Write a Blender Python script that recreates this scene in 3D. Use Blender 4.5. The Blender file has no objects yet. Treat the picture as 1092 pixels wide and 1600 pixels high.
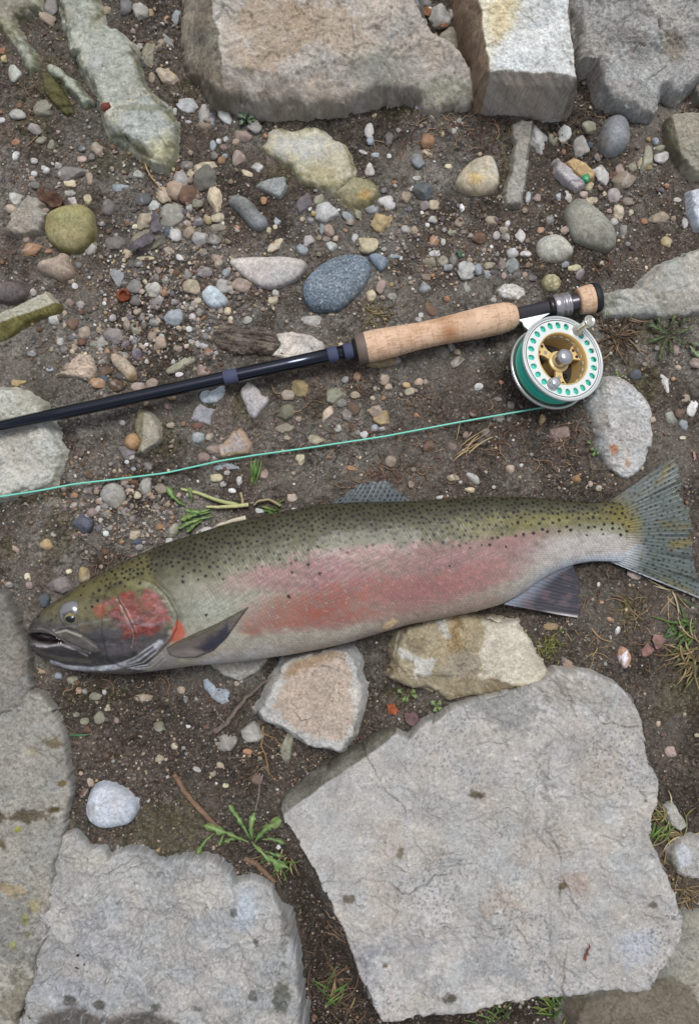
import bpy, bmesh, math, random
import numpy as np
from mathutils import Vector, Matrix, noise as mnoise

# ------------------------------------------------------------------ camera, sky, sun
SC = bpy.context.scene
COL = SC.collection
S = 0.0007                      # metres per unit of length used below (1 unit = 0.7 mm)
HC = 0.97 / S                   # camera height in those units
cam_d = bpy.data.cameras.new("camera")
cam_d.sensor_fit = 'VERTICAL'
cam_d.angle = 2 * math.atan(0.56 / 0.97)
cam_d.clip_start, cam_d.clip_end = 0.01, 200
cam = bpy.data.objects.new("camera", cam_d)
COL.objects.link(cam)
cam.location = (0, 0, 0.97)
SC.camera = cam

SUN_EL, SUN_AZ = math.radians(68), math.radians(14)
W = bpy.data.worlds.new("World"); SC.world = W; W.use_nodes = True
wn = W.node_tree.nodes; wl = W.node_tree.links
sky = wn.new("ShaderNodeTexSky"); sky.sky_type = 'NISHITA'; sky.sun_disc = False
sky.sun_elevation, sky.sun_rotation = SUN_EL, SUN_AZ
sky.air_density, sky.dust_density, sky.ozone_density = 1.0, 3.0, 1.0
hs = wn.new("ShaderNodeHueSaturation"); hs.inputs["Saturation"].default_value = 0.36   # overcast: grey sky
wl.new(sky.outputs[0], hs.inputs["Color"]); wl.new(hs.outputs[0], wn["Background"].inputs[0])
wn["Background"].inputs[1].default_value = 0.105
sun_d = bpy.data.lights.new("sun", 'SUN'); sun_d.energy = 1.65; sun_d.angle = math.radians(20)
sun_d.color = (1, 0.99, 0.975)
sun = bpy.data.objects.new("sun", sun_d); COL.objects.link(sun)
sun.rotation_euler = Vector((-math.sin(SUN_AZ) * math.cos(SUN_EL), -math.cos(SUN_AZ) * math.cos(SUN_EL), -math.sin(SUN_EL))).to_track_quat('-Z', 'Y').to_euler()
SC.view_settings.view_transform = 'Standard'; SC.view_settings.look = 'None'
SC.view_settings.gamma = 1; SC.view_settings.use_curve_mapping = False
SC.view_settings.exposure = 0.14

# ------------------------------------------------------------------ helpers
rng = np.random.default_rng(11)
R = random.Random(5)

def lin(c):
    c = np.asarray(c, float) / 255.0
    return np.where(c <= 0.04045, c / 12.92, ((c + 0.055) / 1.055) ** 2.4)

def wxy(px, py, z=0.0):
    """photo point at height z -> ground plan units (x right, y up the picture)"""
    k = (HC - z) / HC
    return (np.asarray(px, float) - 546) * k, (800 - np.asarray(py, float)) * k

def pxy(x, y, z):
    k = HC / (HC - z)
    return 546 + x * k, 800 - y * k

def _h(ix, iy, seed):
    h = (ix.astype(np.int64) * 374761393 + iy.astype(np.int64) * 668265263 + seed * 974634777) & 0xFFFFFFFF
    h = ((h ^ (h >> 13)) * 1274126177) & 0xFFFFFFFF
    h = ((h ^ (h >> 16)) * 2246822519) & 0xFFFFFFFF
    return ((h ^ (h >> 15)) & 0xFFFFFF) / float(0xFFFFFF)

def vn(x, y, seed=0):
    xi = np.floor(x); yi = np.floor(y)
    fx = x - xi; fy = y - yi
    xi = xi.astype(np.int64); yi = yi.astype(np.int64)
    u = fx * fx * fx * (fx * (fx * 6 - 15) + 10); v = fy * fy * fy * (fy * (fy * 6 - 15) + 10)
    a = _h(xi, yi, seed); b = _h(xi + 1, yi, seed); c = _h(xi, yi + 1, seed); d = _h(xi + 1, yi + 1, seed)
    return ((a * (1 - u) + b * u) * (1 - v) + (c * (1 - u) + d * u) * v) * 2 - 1

def fbm(x, y, octv=4, seed=0, gain=0.5):
    t = np.zeros_like(x, dtype=float); a = 1.0; n = 0.0
    for i in range(octv):
        r = 0.62 + i
        xr = x * math.cos(r) - y * math.sin(r); yr = x * math.sin(r) + y * math.cos(r)
        t += a * vn(xr + 17.3 * i, yr - 9.1 * i, seed + i * 31); n += a
        x = x * 2.03; y = y * 2.03; a *= gain
    return t / n * 1.6

def cell(x, y, seed=0):
    """distance to the nearest of scattered points, and that point's random value"""
    xi = np.floor(x).astype(np.int64); yi = np.floor(y).astype(np.int64)
    best = np.full(x.shape, 9.0); val = np.zeros(x.shape)
    for dx in (-1, 0, 1):
        for dy in (-1, 0, 1):
            cx = xi + dx; cy = yi + dy
            d = np.hypot(cx + _h(cx, cy, seed) - x, cy + _h(cx, cy, seed + 7) - y)
            m = d < best
            best = np.where(m, d, best); val = np.where(m, _h(cx, cy, seed + 13), val)
    return best, val

def facets2(x, y, seed):
    """height of a surface broken into small tilted planes"""
    xi = np.floor(x).astype(np.int64); yi = np.floor(y).astype(np.int64)
    best = np.full(x.shape, 9.0); out = np.zeros(x.shape)
    for dx in (-1, 0, 1):
        for dy in (-1, 0, 1):
            cx = xi + dx; cy = yi + dy
            ox = x - cx - _h(cx, cy, seed); oy = y - cy - _h(cx, cy, seed + 7); d = np.hypot(ox, oy); m = d < best
            best = np.where(m, d, best)
            out = np.where(m, (_h(cx, cy, seed + 13) - 0.5) * ox * 2 + (_h(cx, cy, seed + 19) - 0.5) * oy * 2 + (_h(cx, cy, seed + 23) - 0.5) * 0.7, out)
    return out

def sm(a, b, x):
    t = np.clip((x - a) / (b - a), 0, 1)
    return t * t * (3 - 2 * t)

def sdist(x, y, poly):
    """signed distance to a polygon, positive inside"""
    P = np.asarray(poly, float); Q = np.roll(P, -1, 0)
    best = np.full(x.shape, 1e9); ins = np.zeros(x.shape, bool)
    for (ax, ay), (bx, by) in zip(P, Q):
        ex, ey = bx - ax, by - ay
        t = np.clip(((x - ax) * ex + (y - ay) * ey) / (ex * ex + ey * ey + 1e-12), 0, 1)
        best = np.minimum(best, (x - ax - t * ex) ** 2 + (y - ay - t * ey) ** 2)
        c = (ay > y) != (by > y)
        ins ^= c & (x < (bx - ax) * (y - ay) / (by - ay + 1e-12) + ax)
    d = np.sqrt(best)
    return np.where(ins, d, -d)

def mesh(name, V, F, cols, mat, parent=None, smooth=True, loc=None):
    """V in units, F (n,3) or (n,4) or list of both; ONE object"""
    me = bpy.data.meshes.new(name)
    V = np.asarray(V, float)
    if not isinstance(F, list): F = [F]
    F = [np.asarray(f, np.int32) for f in F if len(f)]
    loops = np.concatenate([f.ravel() for f in F]); tot = np.concatenate([np.full(len(f), f.shape[1], np.int32) for f in F])
    me.vertices.add(len(V)); me.vertices.foreach_set("co", (V * S).astype(np.float32).ravel())
    me.loops.add(len(loops)); me.loops.foreach_set("vertex_index", loops)
    me.polygons.add(len(tot))
    me.polygons.foreach_set("loop_start", np.concatenate([[0], np.cumsum(tot)[:-1]]).astype(np.int32))
    me.polygons.foreach_set("loop_total", tot)
    me.polygons.foreach_set("use_smooth", np.full(len(tot), smooth))
    if cols is not None:
        cols = np.asarray(cols, float)
        if cols.ndim == 1: cols = np.tile(cols, (len(V), 1))
        at = me.attributes.new("Col", 'FLOAT_COLOR', 'POINT')
        at.data.foreach_set("color", np.c_[np.clip(cols, 0, 1), np.ones(len(V))].astype(np.float32).ravel())
    me.update(); me.validate()
    if mat: me.materials.append(mat)
    o = bpy.data.objects.new(name, me); COL.objects.link(o)
    if parent: o.parent = parent
    if loc is not None: o.location = Vector(loc) * S
    return o

def tag(o, label=None, cat=None, group=None, kind=None):
    if label: o["label"] = label
    if cat: o["category"] = cat
    if group: o["group"] = group
    if kind: o["kind"] = kind
    return o

def empty(name, x, y, z, label, cat, group=None):
    o = bpy.data.objects.new(name, None); COL.objects.link(o)
    o.location = Vector((x, y, z)) * S; o.empty_display_size = 0.02
    return tag(o, label, cat, group)

def grid_faces(nu, nv, wrap=False):
    i = np.arange(nu - 1)[:, None]; j = np.arange(nv if wrap else nv - 1)[None, :]
    j2 = (j + 1) % nv
    return np.stack([i * nv + j, (i + 1) * nv + j, (i + 1) * nv + j2, i * nv + j2], -1).reshape(-1, 4)

def tube(P, r, n=6):
    """tube along points; r scalar or per point; returns V, F(quads), capped by closing points"""
    P = np.asarray(P, float); m = len(P); r = np.broadcast_to(np.asarray(r, float), (m,))
    T = np.gradient(P, axis=0); T /= np.linalg.norm(T, axis=1)[:, None] + 1e-9
    up = np.array([0.13, 0.21, 0.97]); A = np.cross(T, up); A /= np.linalg.norm(A, axis=1)[:, None] + 1e-9
    B = np.cross(A, T)
    th = np.linspace(0, 2 * math.pi, n, endpoint=False)
    V = P[:, None, :] + r[:, None, None] * (np.cos(th)[None, :, None] * A[:, None, :] + np.sin(th)[None, :, None] * B[:, None, :])
    V = np.concatenate([P[:1][:, None, :].repeat(n, 1), V, P[-1:][:, None, :].repeat(n, 1)], 0)
    return V.reshape(-1, 3), grid_faces(m + 2, n, True)

def lathe(prof, n=48, base=(0, 0, 0), axis=(0, 0, 1)):
    """prof: (t along axis, radius) rows"""
    ax = Vector(axis).normalized(); q = Vector((0, 0, 1)).rotation_difference(ax).to_matrix()
    th = np.linspace(0, 2 * math.pi, n, endpoint=False)
    p = np.asarray(prof, float)
    V = np.stack([p[:, 1][:, None] * np.cos(th), p[:, 1][:, None] * np.sin(th), np.repeat(p[:, 0][:, None], n, 1)], -1).reshape(-1, 3)
    V = V @ np.array(q).T + np.asarray(base, float)
    return V, grid_faces(len(p), n, True)

class Mix:
    """collects pieces of ONE part"""
    def __init__(s): s.V = []; s.F = {3: [], 4: []}; s.C = []; s.n = 0
    def add(s, V, F, c):
        V = np.asarray(V, float)
        for f in (F if isinstance(F, list) else [F]):
            f = np.asarray(f)
            if len(f): s.F[f.shape[1]].append(f + s.n)
        c = np.asarray(c, float)
        s.C.append(np.tile(c, (len(V), 1)) if c.ndim == 1 else c); s.V.append(V); s.n += len(V)
    def obj(s, name, mat, parent=None, smooth=True):
        F = [np.concatenate(v) for v in s.F.values() if v]
        return mesh(name, np.concatenate(s.V), F, np.concatenate(s.C), mat, parent, smooth)

# ------------------------------------------------------------------ materials
def material(name, rough=0.85, grain=0.16, gscale=1400, bump=0.3, bscale=900, bdist=0.0006, metal=0.0, spec=0.4, coat=0.0, flakes=None, trans=0.0, rvar=0.0):
    m = bpy.data.materials.new(name); m.use_nodes = True
    N, L = m.node_tree.nodes, m.node_tree.links
    b = N["Principled BSDF"]
    b.inputs["Roughness"].default_value = rough; b.inputs["Metallic"].default_value = metal
    b.inputs["Specular IOR Level"].default_value = spec; b.inputs["Coat Weight"].default_value = coat
    b.inputs["Coat Roughness"].default_value = 0.15
    at = N.new("ShaderNodeAttribute"); at.attribute_name = "Col"
    tc = N.new("ShaderNodeTexCoord")
    col = at.outputs["Color"]
    if flakes:                                       # sand-sized grains of several minerals
        vo = N.new("ShaderNodeTexVoronoi"); vo.inputs["Scale"].default_value = flakes[0]
        L.new(tc.outputs["Object"], vo.inputs["Vector"])
        sp = N.new("ShaderNodeSeparateColor"); L.new(vo.outputs["Color"], sp.inputs[0])
        cr = N.new("ShaderNodeValToRGB"); cr.color_ramp.interpolation = 'CONSTANT'
        els = cr.color_ramp.elements
        for i, (p, c) in enumerate(flakes[2]):
            e = els[i] if i < 2 else els.new(p)
            e.position = p; e.color = (*lin(c), 1)
        L.new(sp.outputs[0], cr.inputs[0])
        ms = N.new("ShaderNodeMath"); ms.operation = 'MULTIPLY'; ms.inputs[1].default_value = flakes[1]
        L.new(sp.outputs[1], ms.inputs[0])
        mx = N.new("ShaderNodeMix"); mx.data_type = 'RGBA'
        L.new(ms.outputs[0], mx.inputs["Factor"]); L.new(col, mx.inputs["A"]); L.new(cr.outputs[0], mx.inputs["B"])
        col = mx.outputs["Result"]
    no = N.new("ShaderNodeTexNoise"); no.inputs["Scale"].default_value = gscale; no.inputs["Detail"].default_value = 3
    L.new(tc.outputs["Object"], no.inputs["Vector"])
    mr = N.new("ShaderNodeMapRange"); mr.inputs[1].default_value = 0.25; mr.inputs[2].default_value = 0.75
    mr.inputs[3].default_value = 1 - grain; mr.inputs[4].default_value = 1 + grain
    L.new(no.outputs[0], mr.inputs[0])
    vm = N.new("ShaderNodeVectorMath"); vm.operation = 'SCALE'
    L.new(col, vm.inputs[0]); L.new(mr.outputs[0], vm.inputs["Scale"]); L.new(vm.outputs[0], b.inputs["Base Color"])
    if rvar:
        n3 = N.new("ShaderNodeTexNoise"); n3.inputs["Scale"].default_value = 60; n3.inputs["Detail"].default_value = 5
        L.new(tc.outputs["Object"], n3.inputs["Vector"])
        r3 = N.new("ShaderNodeMapRange"); r3.inputs[1].default_value = 0.35; r3.inputs[2].default_value = 0.65
        r3.inputs[3].default_value = rough - rvar; r3.inputs[4].default_value = min(1, rough + rvar)
        L.new(n3.outputs[0], r3.inputs[0]); L.new(r3.outputs[0], b.inputs["Roughness"])
    if bump:
        n2 = N.new("ShaderNodeTexNoise"); n2.inputs["Scale"].default_value = bscale; n2.inputs["Detail"].default_value = 6; n2.inputs["Roughness"].default_value = 0.65
        L.new(tc.outputs["Object"], n2.inputs["Vector"])
        bp = N.new("ShaderNodeBump"); bp.inputs["Strength"].default_value = bump; bp.inputs["Distance"].default_value = bdist
        L.new(n2.outputs[0], bp.inputs["Height"]); L.new(bp.outputs[0], b.inputs["Normal"])
    if trans: b.inputs["Transmission Weight"].default_value = trans
    return m

M = {}
M['stone'] = material("rough_stone", 0.92, 0.24, 1250, 0.9, 520, 0.0018, spec=0.08)
M['smooth'] = material("smooth_stone", 0.8, 0.24, 1500, 0.6, 700, 0.001, spec=0.16, rvar=0.1)
M['speckled'] = material("speckled_stone", 0.8, 0.1, 1800, 0.5, 600, 0.0008, spec=0.15, flakes=(620, 0.75, [(0, (70, 78, 88)), (0.3, (105, 118, 130)), (0.65, (150, 160, 168)), (0.9, (190, 196, 200))]))
M['gritty'] = material("gritty_conglomerate", 0.92, 0.32, 1300, 1.0, 400, 0.003, spec=0.08, flakes=(480, 0.4, [(0, (112, 110, 106)), (0.4, (156, 153, 148)), (0.75, (186, 182, 176)), (0.94, (215, 210, 205))]))
M['soil'] = material("damp_soil", 0.86, 0.5, 1000, 1.0, 420, 0.003, spec=0.12, rvar=0.12,
                     flakes=(520, 0.38, [(0, (54, 48, 43)), (0.35, (92, 84, 76)), (0.62, (128, 116, 104)), (0.82, (156, 132, 108)), (0.92, (188, 180, 168))]))
M['grit'] = material("gravel_grains", 0.85, 0.2, 1500, 0.3, 900, 0.0005, spec=0.14)
M['skin'] = material("fish_skin", 0.4, 0.14, 1600, 0.2, 600, 0.0005, spec=0.35, coat=0.06, rvar=0.04)
M['fin'] = material("fish_fin", 0.4, 0.14, 1500, 0.15, 700, 0.0004, spec=0.3, coat=0.08, rvar=0.1)
M['eye'] = material("fish_eye", 0.12, 0.03, 1500, 0, spec=0.5, coat=0.6)
M['tooth'] = material("tooth_enamel", 0.35, 0.05, 1500, 0, spec=0.5)
M['blank'] = material("black_rod_lacquer", 0.13, 0.04, 900, 0, metal=1.0, coat=0.5)
M['cork'] = material("cork", 0.75, 0.08, 1500, 0.35, 700, 0.0006, spec=0.3)
M['rubber'] = material("black_rubber", 0.6, 0.1, 1500, 0.15, 900, 0.0004, spec=0.4)
M['gun'] = material("gunmetal", 0.28, 0.04, 1500, 0.03, 900, 0.0002, metal=0.7)
M['silver'] = material("silver_anodised_metal", 0.4, 0.03, 1500, 0.02, 900, 0.0002, metal=0.3)
M['chrome'] = material("polished_metal", 0.18, 0.02, 1500, 0, metal=0.7)
M['gold'] = material("gold_anodised_metal", 0.3, 0.04, 1500, 0.02, 900, 0.0002, metal=0.15)
M['line'] = material("coated_fly_line", 0.4, 0.04, 1500, 0, spec=0.5)
M['leaf'] = material("green_leaf", 0.55, 0.15, 900, 0.25, 500, 0.0006, spec=0.4)
M['dry'] = material("dry_plant", 0.85, 0.2, 1200, 0.3, 700, 0.0006, spec=0.2)
M['bark'] = material("bark", 0.95, 0.3, 900, 0.9, 300, 0.002, spec=0.2)
M['glass'] = material("green_glass", 0.35, 0.05, 900, 0.1, 900, 0.0003, spec=0.5)
# ------------------------------------------------------------------ ground
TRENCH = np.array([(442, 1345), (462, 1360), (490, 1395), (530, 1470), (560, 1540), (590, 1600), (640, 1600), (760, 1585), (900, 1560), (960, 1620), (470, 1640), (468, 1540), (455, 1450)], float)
def ground_z(x, y):
    px, py = pxy(x, y, 0)
    z = 5 * fbm(x / 210, y / 210, 3, 1) + 2.6 * fbm(x / 46, y / 46, 4, 2) + 1.3 * fbm(x / 11, y / 11, 3, 3)
    t = sdist(px, py, TRENCH)
    z = z - 34 * sm(-14, 14, t)
    z = z + 10 * sm(1160, 760, py) * sm(200, 900, px) * 0.3
    far = np.hypot(x, y)
    return z * sm(4000, 1200, far) - 2
MOSS = [(262, 685, 30, 40), (378, 628, 26, 34), (795, 240, 20, 70), (440, 182, 45, 14), (600, 172, 60, 10), (92, 835, 40, 45), (60, 772, 60, 22), (445, 268, 40, 25),
        (1020, 520, 75, 30), (1000, 600, 40, 40), (55, 185, 45, 60), (180, 250, 60, 30), (295, 140, 20, 30), (255, 1288, 85, 55), (20, 860, 30, 30), (620, 1085, 30, 20), (330, 640, 16, 14), (700, 800, 30, 10), (160, 1085, 60, 20),
        (70, 130, 40, 60), (230, 170, 30, 30), (940, 560, 30, 30), (860, 1010, 25, 30), (1060, 1080, 50, 60), (500, 640, 20, 20)]
SILT = [(280, 645, 90, 40), (60, 575, 60, 45), (700, 575, 60, 30), (1045, 700, 40, 60), (430, 645, 50, 40), (640, 245, 60, 30), (420, 250, 40, 22), (100, 410, 60, 40), (140, 470, 40, 60), (930, 955, 60, 50), (1050, 960, 40, 60), (1040, 1130, 40, 70), (470, 760, 50, 30), (260, 1290, 80, 45), (300, 1070, 60, 25), (620, 700, 60, 20)]
def silt(px, py):
    m = sm(0.25, 0.65, fbm(px / 120, py / 120, 3, 205)) * 0.6; w = 0.4 * fbm(px / 25, py / 25, 3, 206)
    for (x, y, rx, ry) in SILT: m = np.maximum(m, sm(1.2, 0.5, np.hypot((px - x) / rx, (py - y) / ry) + w))
    return m
def build_ground():
    def axis(a, n0, step):
        v = list(np.arange(-a, a + step, step)); g = step; e = v[-1]; out = []
        while e < 45000: g *= 1.28; e += g; out.append(e)
        return np.array([-q for q in out[::-1]] + v + out)
    X = axis(585, 0, 1.7); Y = axis(850, 0, 1.7)
    gx, gy = np.meshgrid(X, Y, indexing='ij'); x = gx.ravel(); y = gy.ravel()
    px, py = pxy(x, y, 0)
    z = ground_z(x, y)
    near = (np.abs(x) < 640) & (np.abs(y) < 900)
    # crumbly clods, cracks
    d, v = cell(x / 9 + fbm(x / 20, y / 20, 2, 8), y / 9, 5)
    clod = np.clip(0.62 - d, 0, 1) * (v > 0.45) * (0.5 + v)
    rough = sm(-0.25, 0.5, fbm(x / 85, y / 85, 3, 77))
    d2, v2 = cell(x / 3.6, y / 3.6, 15)
    si = silt(px, py)
    z = z + near * (1 - 0.72 * si) * (4.0 * clod * (0.3 + rough) + 2.4 * np.clip(0.6 - d2, 0, 1) * (v2 > 0.25) + 1.6 * fbm(x / 5, y / 5, 2, 9) * (0.5 + rough))
    # colour: grey clay, brown humus, olive moss
    n1 = fbm(px / 120, py / 120, 4, 21); n2 = fbm(px / 26, py / 26, 4, 22); n3 = fbm(px / 6, py / 6, 3, 23)
    clay, humus, red = lin((124, 120, 114)), lin((82, 75, 69)), lin((104, 92, 84))
    k = sm(-0.5, 0.5, n1 + 0.5 * n2)[:, None]
    c = clay * k + humus * (1 - k)
    hm = np.maximum(sm(1020, 1120, py), np.maximum(sm(560, 660, px) * sm(560, 640, py) * 0.8, sm(330, 250, px) * sm(280, 160, py) * 0.6))
    hm = np.maximum(hm, sm(190, 120, py) * 0.8)
    hm = np.clip(hm + 0.35 * n2, 0, 1)[:, None]
    c = c * (1 - hm) + (humus * 0.95 + 0.0) * hm
    w = (0.7 * si)[:, None]; c = c * (1 - w) + lin((116, 110, 102)) * (1 - 0.25 * sm(1000, 1100, py))[:, None] * w
    r = (sm(0.15, 0.7, fbm(px / 60, py / 60, 3, 25)) * 0.55)[:, None]; c = c * (1 - r) + red * r
    gm = np.zeros_like(px)
    for (mx, my, rx, ry) in MOSS:
        q = np.hypot((px - mx) / rx, (py - my) / ry) + 0.5 * n2 + 0.25 * n3
        gm = np.maximum(gm, sm(1.15, 0.45, q))
    moss = lin((80, 77, 50)) * (1 + 0.5 * n3[:, None])
    gm = (gm * (0.75 + 0.25 * n2))[:, None]
    c = c * (1 - 0.8 * gm) + moss * 0.8 * gm
    z = z + gm[:, 0] * 2.5 * fbm(x / 3.2, y / 3.2, 2, 41)
    fly = fbm(px / 2.2, py / 2.2, 2, 24)
    c = c * np.clip(1 + 0.26 * fbm(px / 75, py / 75, 3, 27) + 0.16 * n2, 0.55, 1.5)[:, None]
    c = c * np.clip(1 + (0.34 * n3 + 0.4 * fly) * (1 - 0.5 * si), 0.3, 2.0)[:, None]
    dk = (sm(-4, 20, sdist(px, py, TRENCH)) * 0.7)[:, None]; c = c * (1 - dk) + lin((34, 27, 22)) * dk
    q = np.maximum(np.abs(x) / 580, np.abs(y) / 845); fo = sm(0.985, 1.0, q)[:, None]
    c = c * (1 - fo) + lin((98, 92, 86)) * fo * (1 + 0.0 * n1[:, None]); z = z * (1 - fo[:, 0]) + fo[:, 0] * (ground_z(x, y) * sm(2200, 700, np.hypot(x, y)) - 1)
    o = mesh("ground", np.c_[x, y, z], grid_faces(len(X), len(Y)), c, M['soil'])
    tag(o, kind="structure")
build_ground()

# ------------------------------------------------------------------ painted stone colours
def paint(px, py, base, seed, wall=None, var=0.16, scale=45, fine=0.2, patches=(), polys=(), spots=None, veins=None):
    sx, sy = wall if wall is not None else (px, py)
    n1 = fbm(sx / scale, sy / scale, 4, seed); n2 = fbm(sx / 9, sy / 9, 3, seed + 3); n3 = vn(sx / 1.7, sy / 1.7, seed + 5); n4 = vn(sx / 3.4, sy / 3.4, seed + 6)
    c = lin(base)[None, :] * (1 + var * n1 + 0.6 * fine * n2)[:, None]
    hue = 0.04 * fbm(px / (scale * 0.8), py / (scale * 0.8), 3, seed + 9)
    c = c * np.stack([1 + hue, np.ones_like(hue), 1 - hue], -1)
    for (x, y, rx, ry, col, st) in patches:
        q = np.hypot((px - x) / rx, (py - y) / ry) + 0.45 * n1 + 0.3 * n2 + 0.12 * n4
        w = (sm(1.15, 0.55, q) * st)[:, None]; c = c * (1 - w) + lin(col) * (1 + 0.15 * n2[:, None]) * w
    for (pl, col, st, soft) in polys:
        d = sdist(px + 5 * n2 + 2 * n4, py + 5 * n1 + 2 * n3, pl)
        w = (sm(-soft, soft, d) * st)[:, None]; c = c * (1 - w) + lin(col) * (1 + var * 0.7 * n1 + 0.12 * n2)[:, None] * w
    if spots:
        sc, thr, col, st = spots[:4]
        d, v = cell(px / sc, py / sc, seed + 40)
        zone = sm(-0.3, 0.5, fbm(px / 90, py / 90, 3, seed + 44)) if len(spots) < 5 else 1
        w = (sm(0.42, 0.2, d + 0.12 * n4) * (v > thr) * st * zone)[:, None]; c = c * (1 - w) + lin(col) * w
    if veins:
        sc, col, st = veins
        e = np.abs(fbm(px / sc, py / sc, 3, seed + 50))
        w = (sm(0.06, 0.0, e) * st)[:, None]; c = c * (1 - w) + lin(col) * w
    return c * np.clip(1 + fine * n3 + fine * 0.8 * n4, 0.3, 2)[:, None]

def linemask(px, py, pts, w):
    best = np.full(px.shape, 1e9)
    for (ax, ay), (bx, by) in zip(pts[:-1], pts[1:]):
        ex, ey = bx - ax, by - ay; t = np.clip(((px - ax) * ex + (py - ay) * ey) / (ex * ex + ey * ey), 0, 1)
        best = np.minimum(best, np.hypot(px - ax - t * ex, py - ay - t * ey))
    return sm(w, w * 0.35, best)
STONES = []         # (short name, x, y) for the pebbles' labels
def rock(name, pts, z, label, cat, base, short=None, zo=None, res=1.5, edge=8, slope=4.0, dome=0, tilt=(0, 0), noise=(3, 60), rough=1.2, warp=3.0, zmin=-9,
         facets=(), rim=None, moss=None, mat='stone', extra=None, group=None, smooth=True, seed=None, layers=0, steps=(), cracks=(), frac=1.0, **pk):
    """stone grown from its outline; z top height, facets: (x1,y1,x2,y2, slope, colour|None) planes falling away to the right of 1->2"""
    seed = seed or (abs(hash_s(name + label)) % 9000 + 1)
    zo = z * 0.5 if zo is None else zo
    P = np.array(pts, float); X, Y = wxy(P[:, 0], P[:, 1], zo); P = np.c_[X, Y]
    if dome and len(P) < 40:                         # round the corners of smooth stones
        for _ in range(2): P = np.stack([0.75 * P + 0.25 * np.roll(P, -1, 0), 0.25 * P + 0.75 * np.roll(P, -1, 0)], 1).reshape(-1, 2)
    mg = 5 + max(0, (z - zmin)) / slope
    xs = np.arange(P[:, 0].min() - mg, P[:, 0].max() + mg, res); ys = np.arange(P[:, 1].min() - mg, P[:, 1].max() + mg, res)
    gx, gy = np.meshgrid(xs, ys, indexing='ij'); x = gx.ravel(); y = gy.ravel()
    qx = x + warp * fbm(x / 26, y / 26, 3, seed, 0.4) + 0.3 * warp * vn(x / 5, y / 5, seed + 2); qy = y + warp * fbm(x / 26, y / 26, 3, seed + 60, 0.4) + 0.3 * warp * vn(x / 5, y / 5, seed + 4)
    d = sdist(qx, qy, P)
    lx = x + warp * fbm(x / 40, y / 40, 2, seed, 0.3); ly = y + warp * fbm(x / 40, y / 40, 2, seed + 60, 0.3)
    if z > 20: d = np.where(d < -1, np.minimum(d * 0.4 + 0.6 * sdist(lx, ly, P), -0.6), d)
    wx_ = x + 5 * fbm(x / 15, y / 15, 2, seed + 80); wy_ = y + 5 * fbm(x / 15, y / 15, 2, seed + 81)
    fa = 1.0 if not dome and mat != 'smooth' else 0.0
    if fa: d = d + min(4.0, z * 0.15) * facets2(wx_ / 34, wy_ / 34, seed + 82) + 0.7 * facets2(wx_ / 9, wy_ / 9, seed + 85)
    cx, cy = P.mean(0)
    top = z + tilt[0] * (x - cx) + tilt[1] * (y - cy)
    fcol = []
    for f in facets:
        x1, y1 = wxy(f[0], f[1], z); x2, y2 = wxy(f[2], f[3], z)
        ln = math.hypot(x2 - x1, y2 - y1)
        dist = ((qx - x1) * (y2 - y1) - (qy - y1) * (x2 - x1)) / ln      # right of 1->2 positive
        if len(f) > 5 and f[5] is not None: fcol.append((dist, f[5]))
        top = np.minimum(top, z + (f[6] if len(f) > 6 else 0) - f[4] * dist)
    if dome:
        t = np.clip(d / max(d.max(), 1), 0, 1)
        zz = top * (1 - (1 - t) ** dome) ** (1.0 / dome) if dome > 1 else top * np.sqrt(1 - (1 - t) ** 2)
        zz = np.where(d < 0, d * slope, zz)
    else:
        t = np.clip(d / edge, 0, 1)
        drop = min(edge, z * 0.8) * (1 - np.sqrt(np.clip(1 - (1 - t) ** 2, 0, 1)))
        zz = top - drop + np.where(d < 0, d * slope, 0)
    a = sm(-8, 6, d)
    nz = noise[0] * fbm(x / noise[1], y / noise[1], 5, seed + 11) + rough * (0.75 * fbm(x / 7, y / 7, 3, seed + 12) + 0.75 * vn(x / 2.6, y / 2.6, seed + 13))
    nz = nz + fa * frac * (3.2 * facets2(wx_ / 46, wy_ / 46, seed + 83) + 1.5 * facets2(wx_ / 15, wy_ / 15, seed + 84))
    if layers:                                       # split rock breaks into thin steps
        q = fbm(x / 75, y / 75, 4, seed + 14) * 3 + 0.012 * (x - cx); st = np.floor(q) + sm(0.0, 0.09, q - np.floor(q)); nz = nz + layers * st; lay = sm(0.0, 0.07, q - np.floor(q)) * sm(0.2, 0.09, q - np.floor(q)); layd = sm(0.07, 0.0, q - np.floor(q))
    for (pl, hgt) in steps:
        q = np.array([wxy(u[0], u[1], z) for u in pl]); nz = nz + hgt * sm(-1.6, 1.6, sdist(qx + 9 * fbm(x / 60, y / 60, 4, seed + 90), qy + 9 * fbm(x / 60, y / 60, 4, seed + 91), q))
    crk = np.zeros_like(x)
    for (pl, dep) in cracks:
        q = [tuple(float(v) for v in wxy(u[0], u[1], z)) for u in pl]
        w = linemask(qx + 12 * fbm(x / 70, y / 70, 5, seed + 92), qy + 12 * fbm(x / 70, y / 70, 5, seed + 93), q, 2.2) * np.clip(0.6 + 0.8 * vn(x / 18, y / 18, seed + 94), 0, 1); nz = nz - dep * w; crk = np.maximum(crk, w)
    steep = sm(2, 9, z + tilt[0] * (x - cx) + tilt[1] * (y - cy) - top); nz = nz * (1 - 0.7 * steep)
    zz = zz + nz * a
    # joint cells -> one closed sheet sinking into the ground
    nx, ny = len(xs), len(ys)
    keep = zz > zmin
    F = grid_faces(nx, ny); F = F[:, ::-1] if False else F
    fk = keep[F].any(1); F = F[fk]
    used = np.zeros(len(x), bool); used[F.ravel()] = True
    idx = np.cumsum(used) - 1
    zz = np.maximum(zz, zmin - 6)
    V = np.c_[x, y, zz][used]; F = idx[F]; d = d[used]
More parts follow.
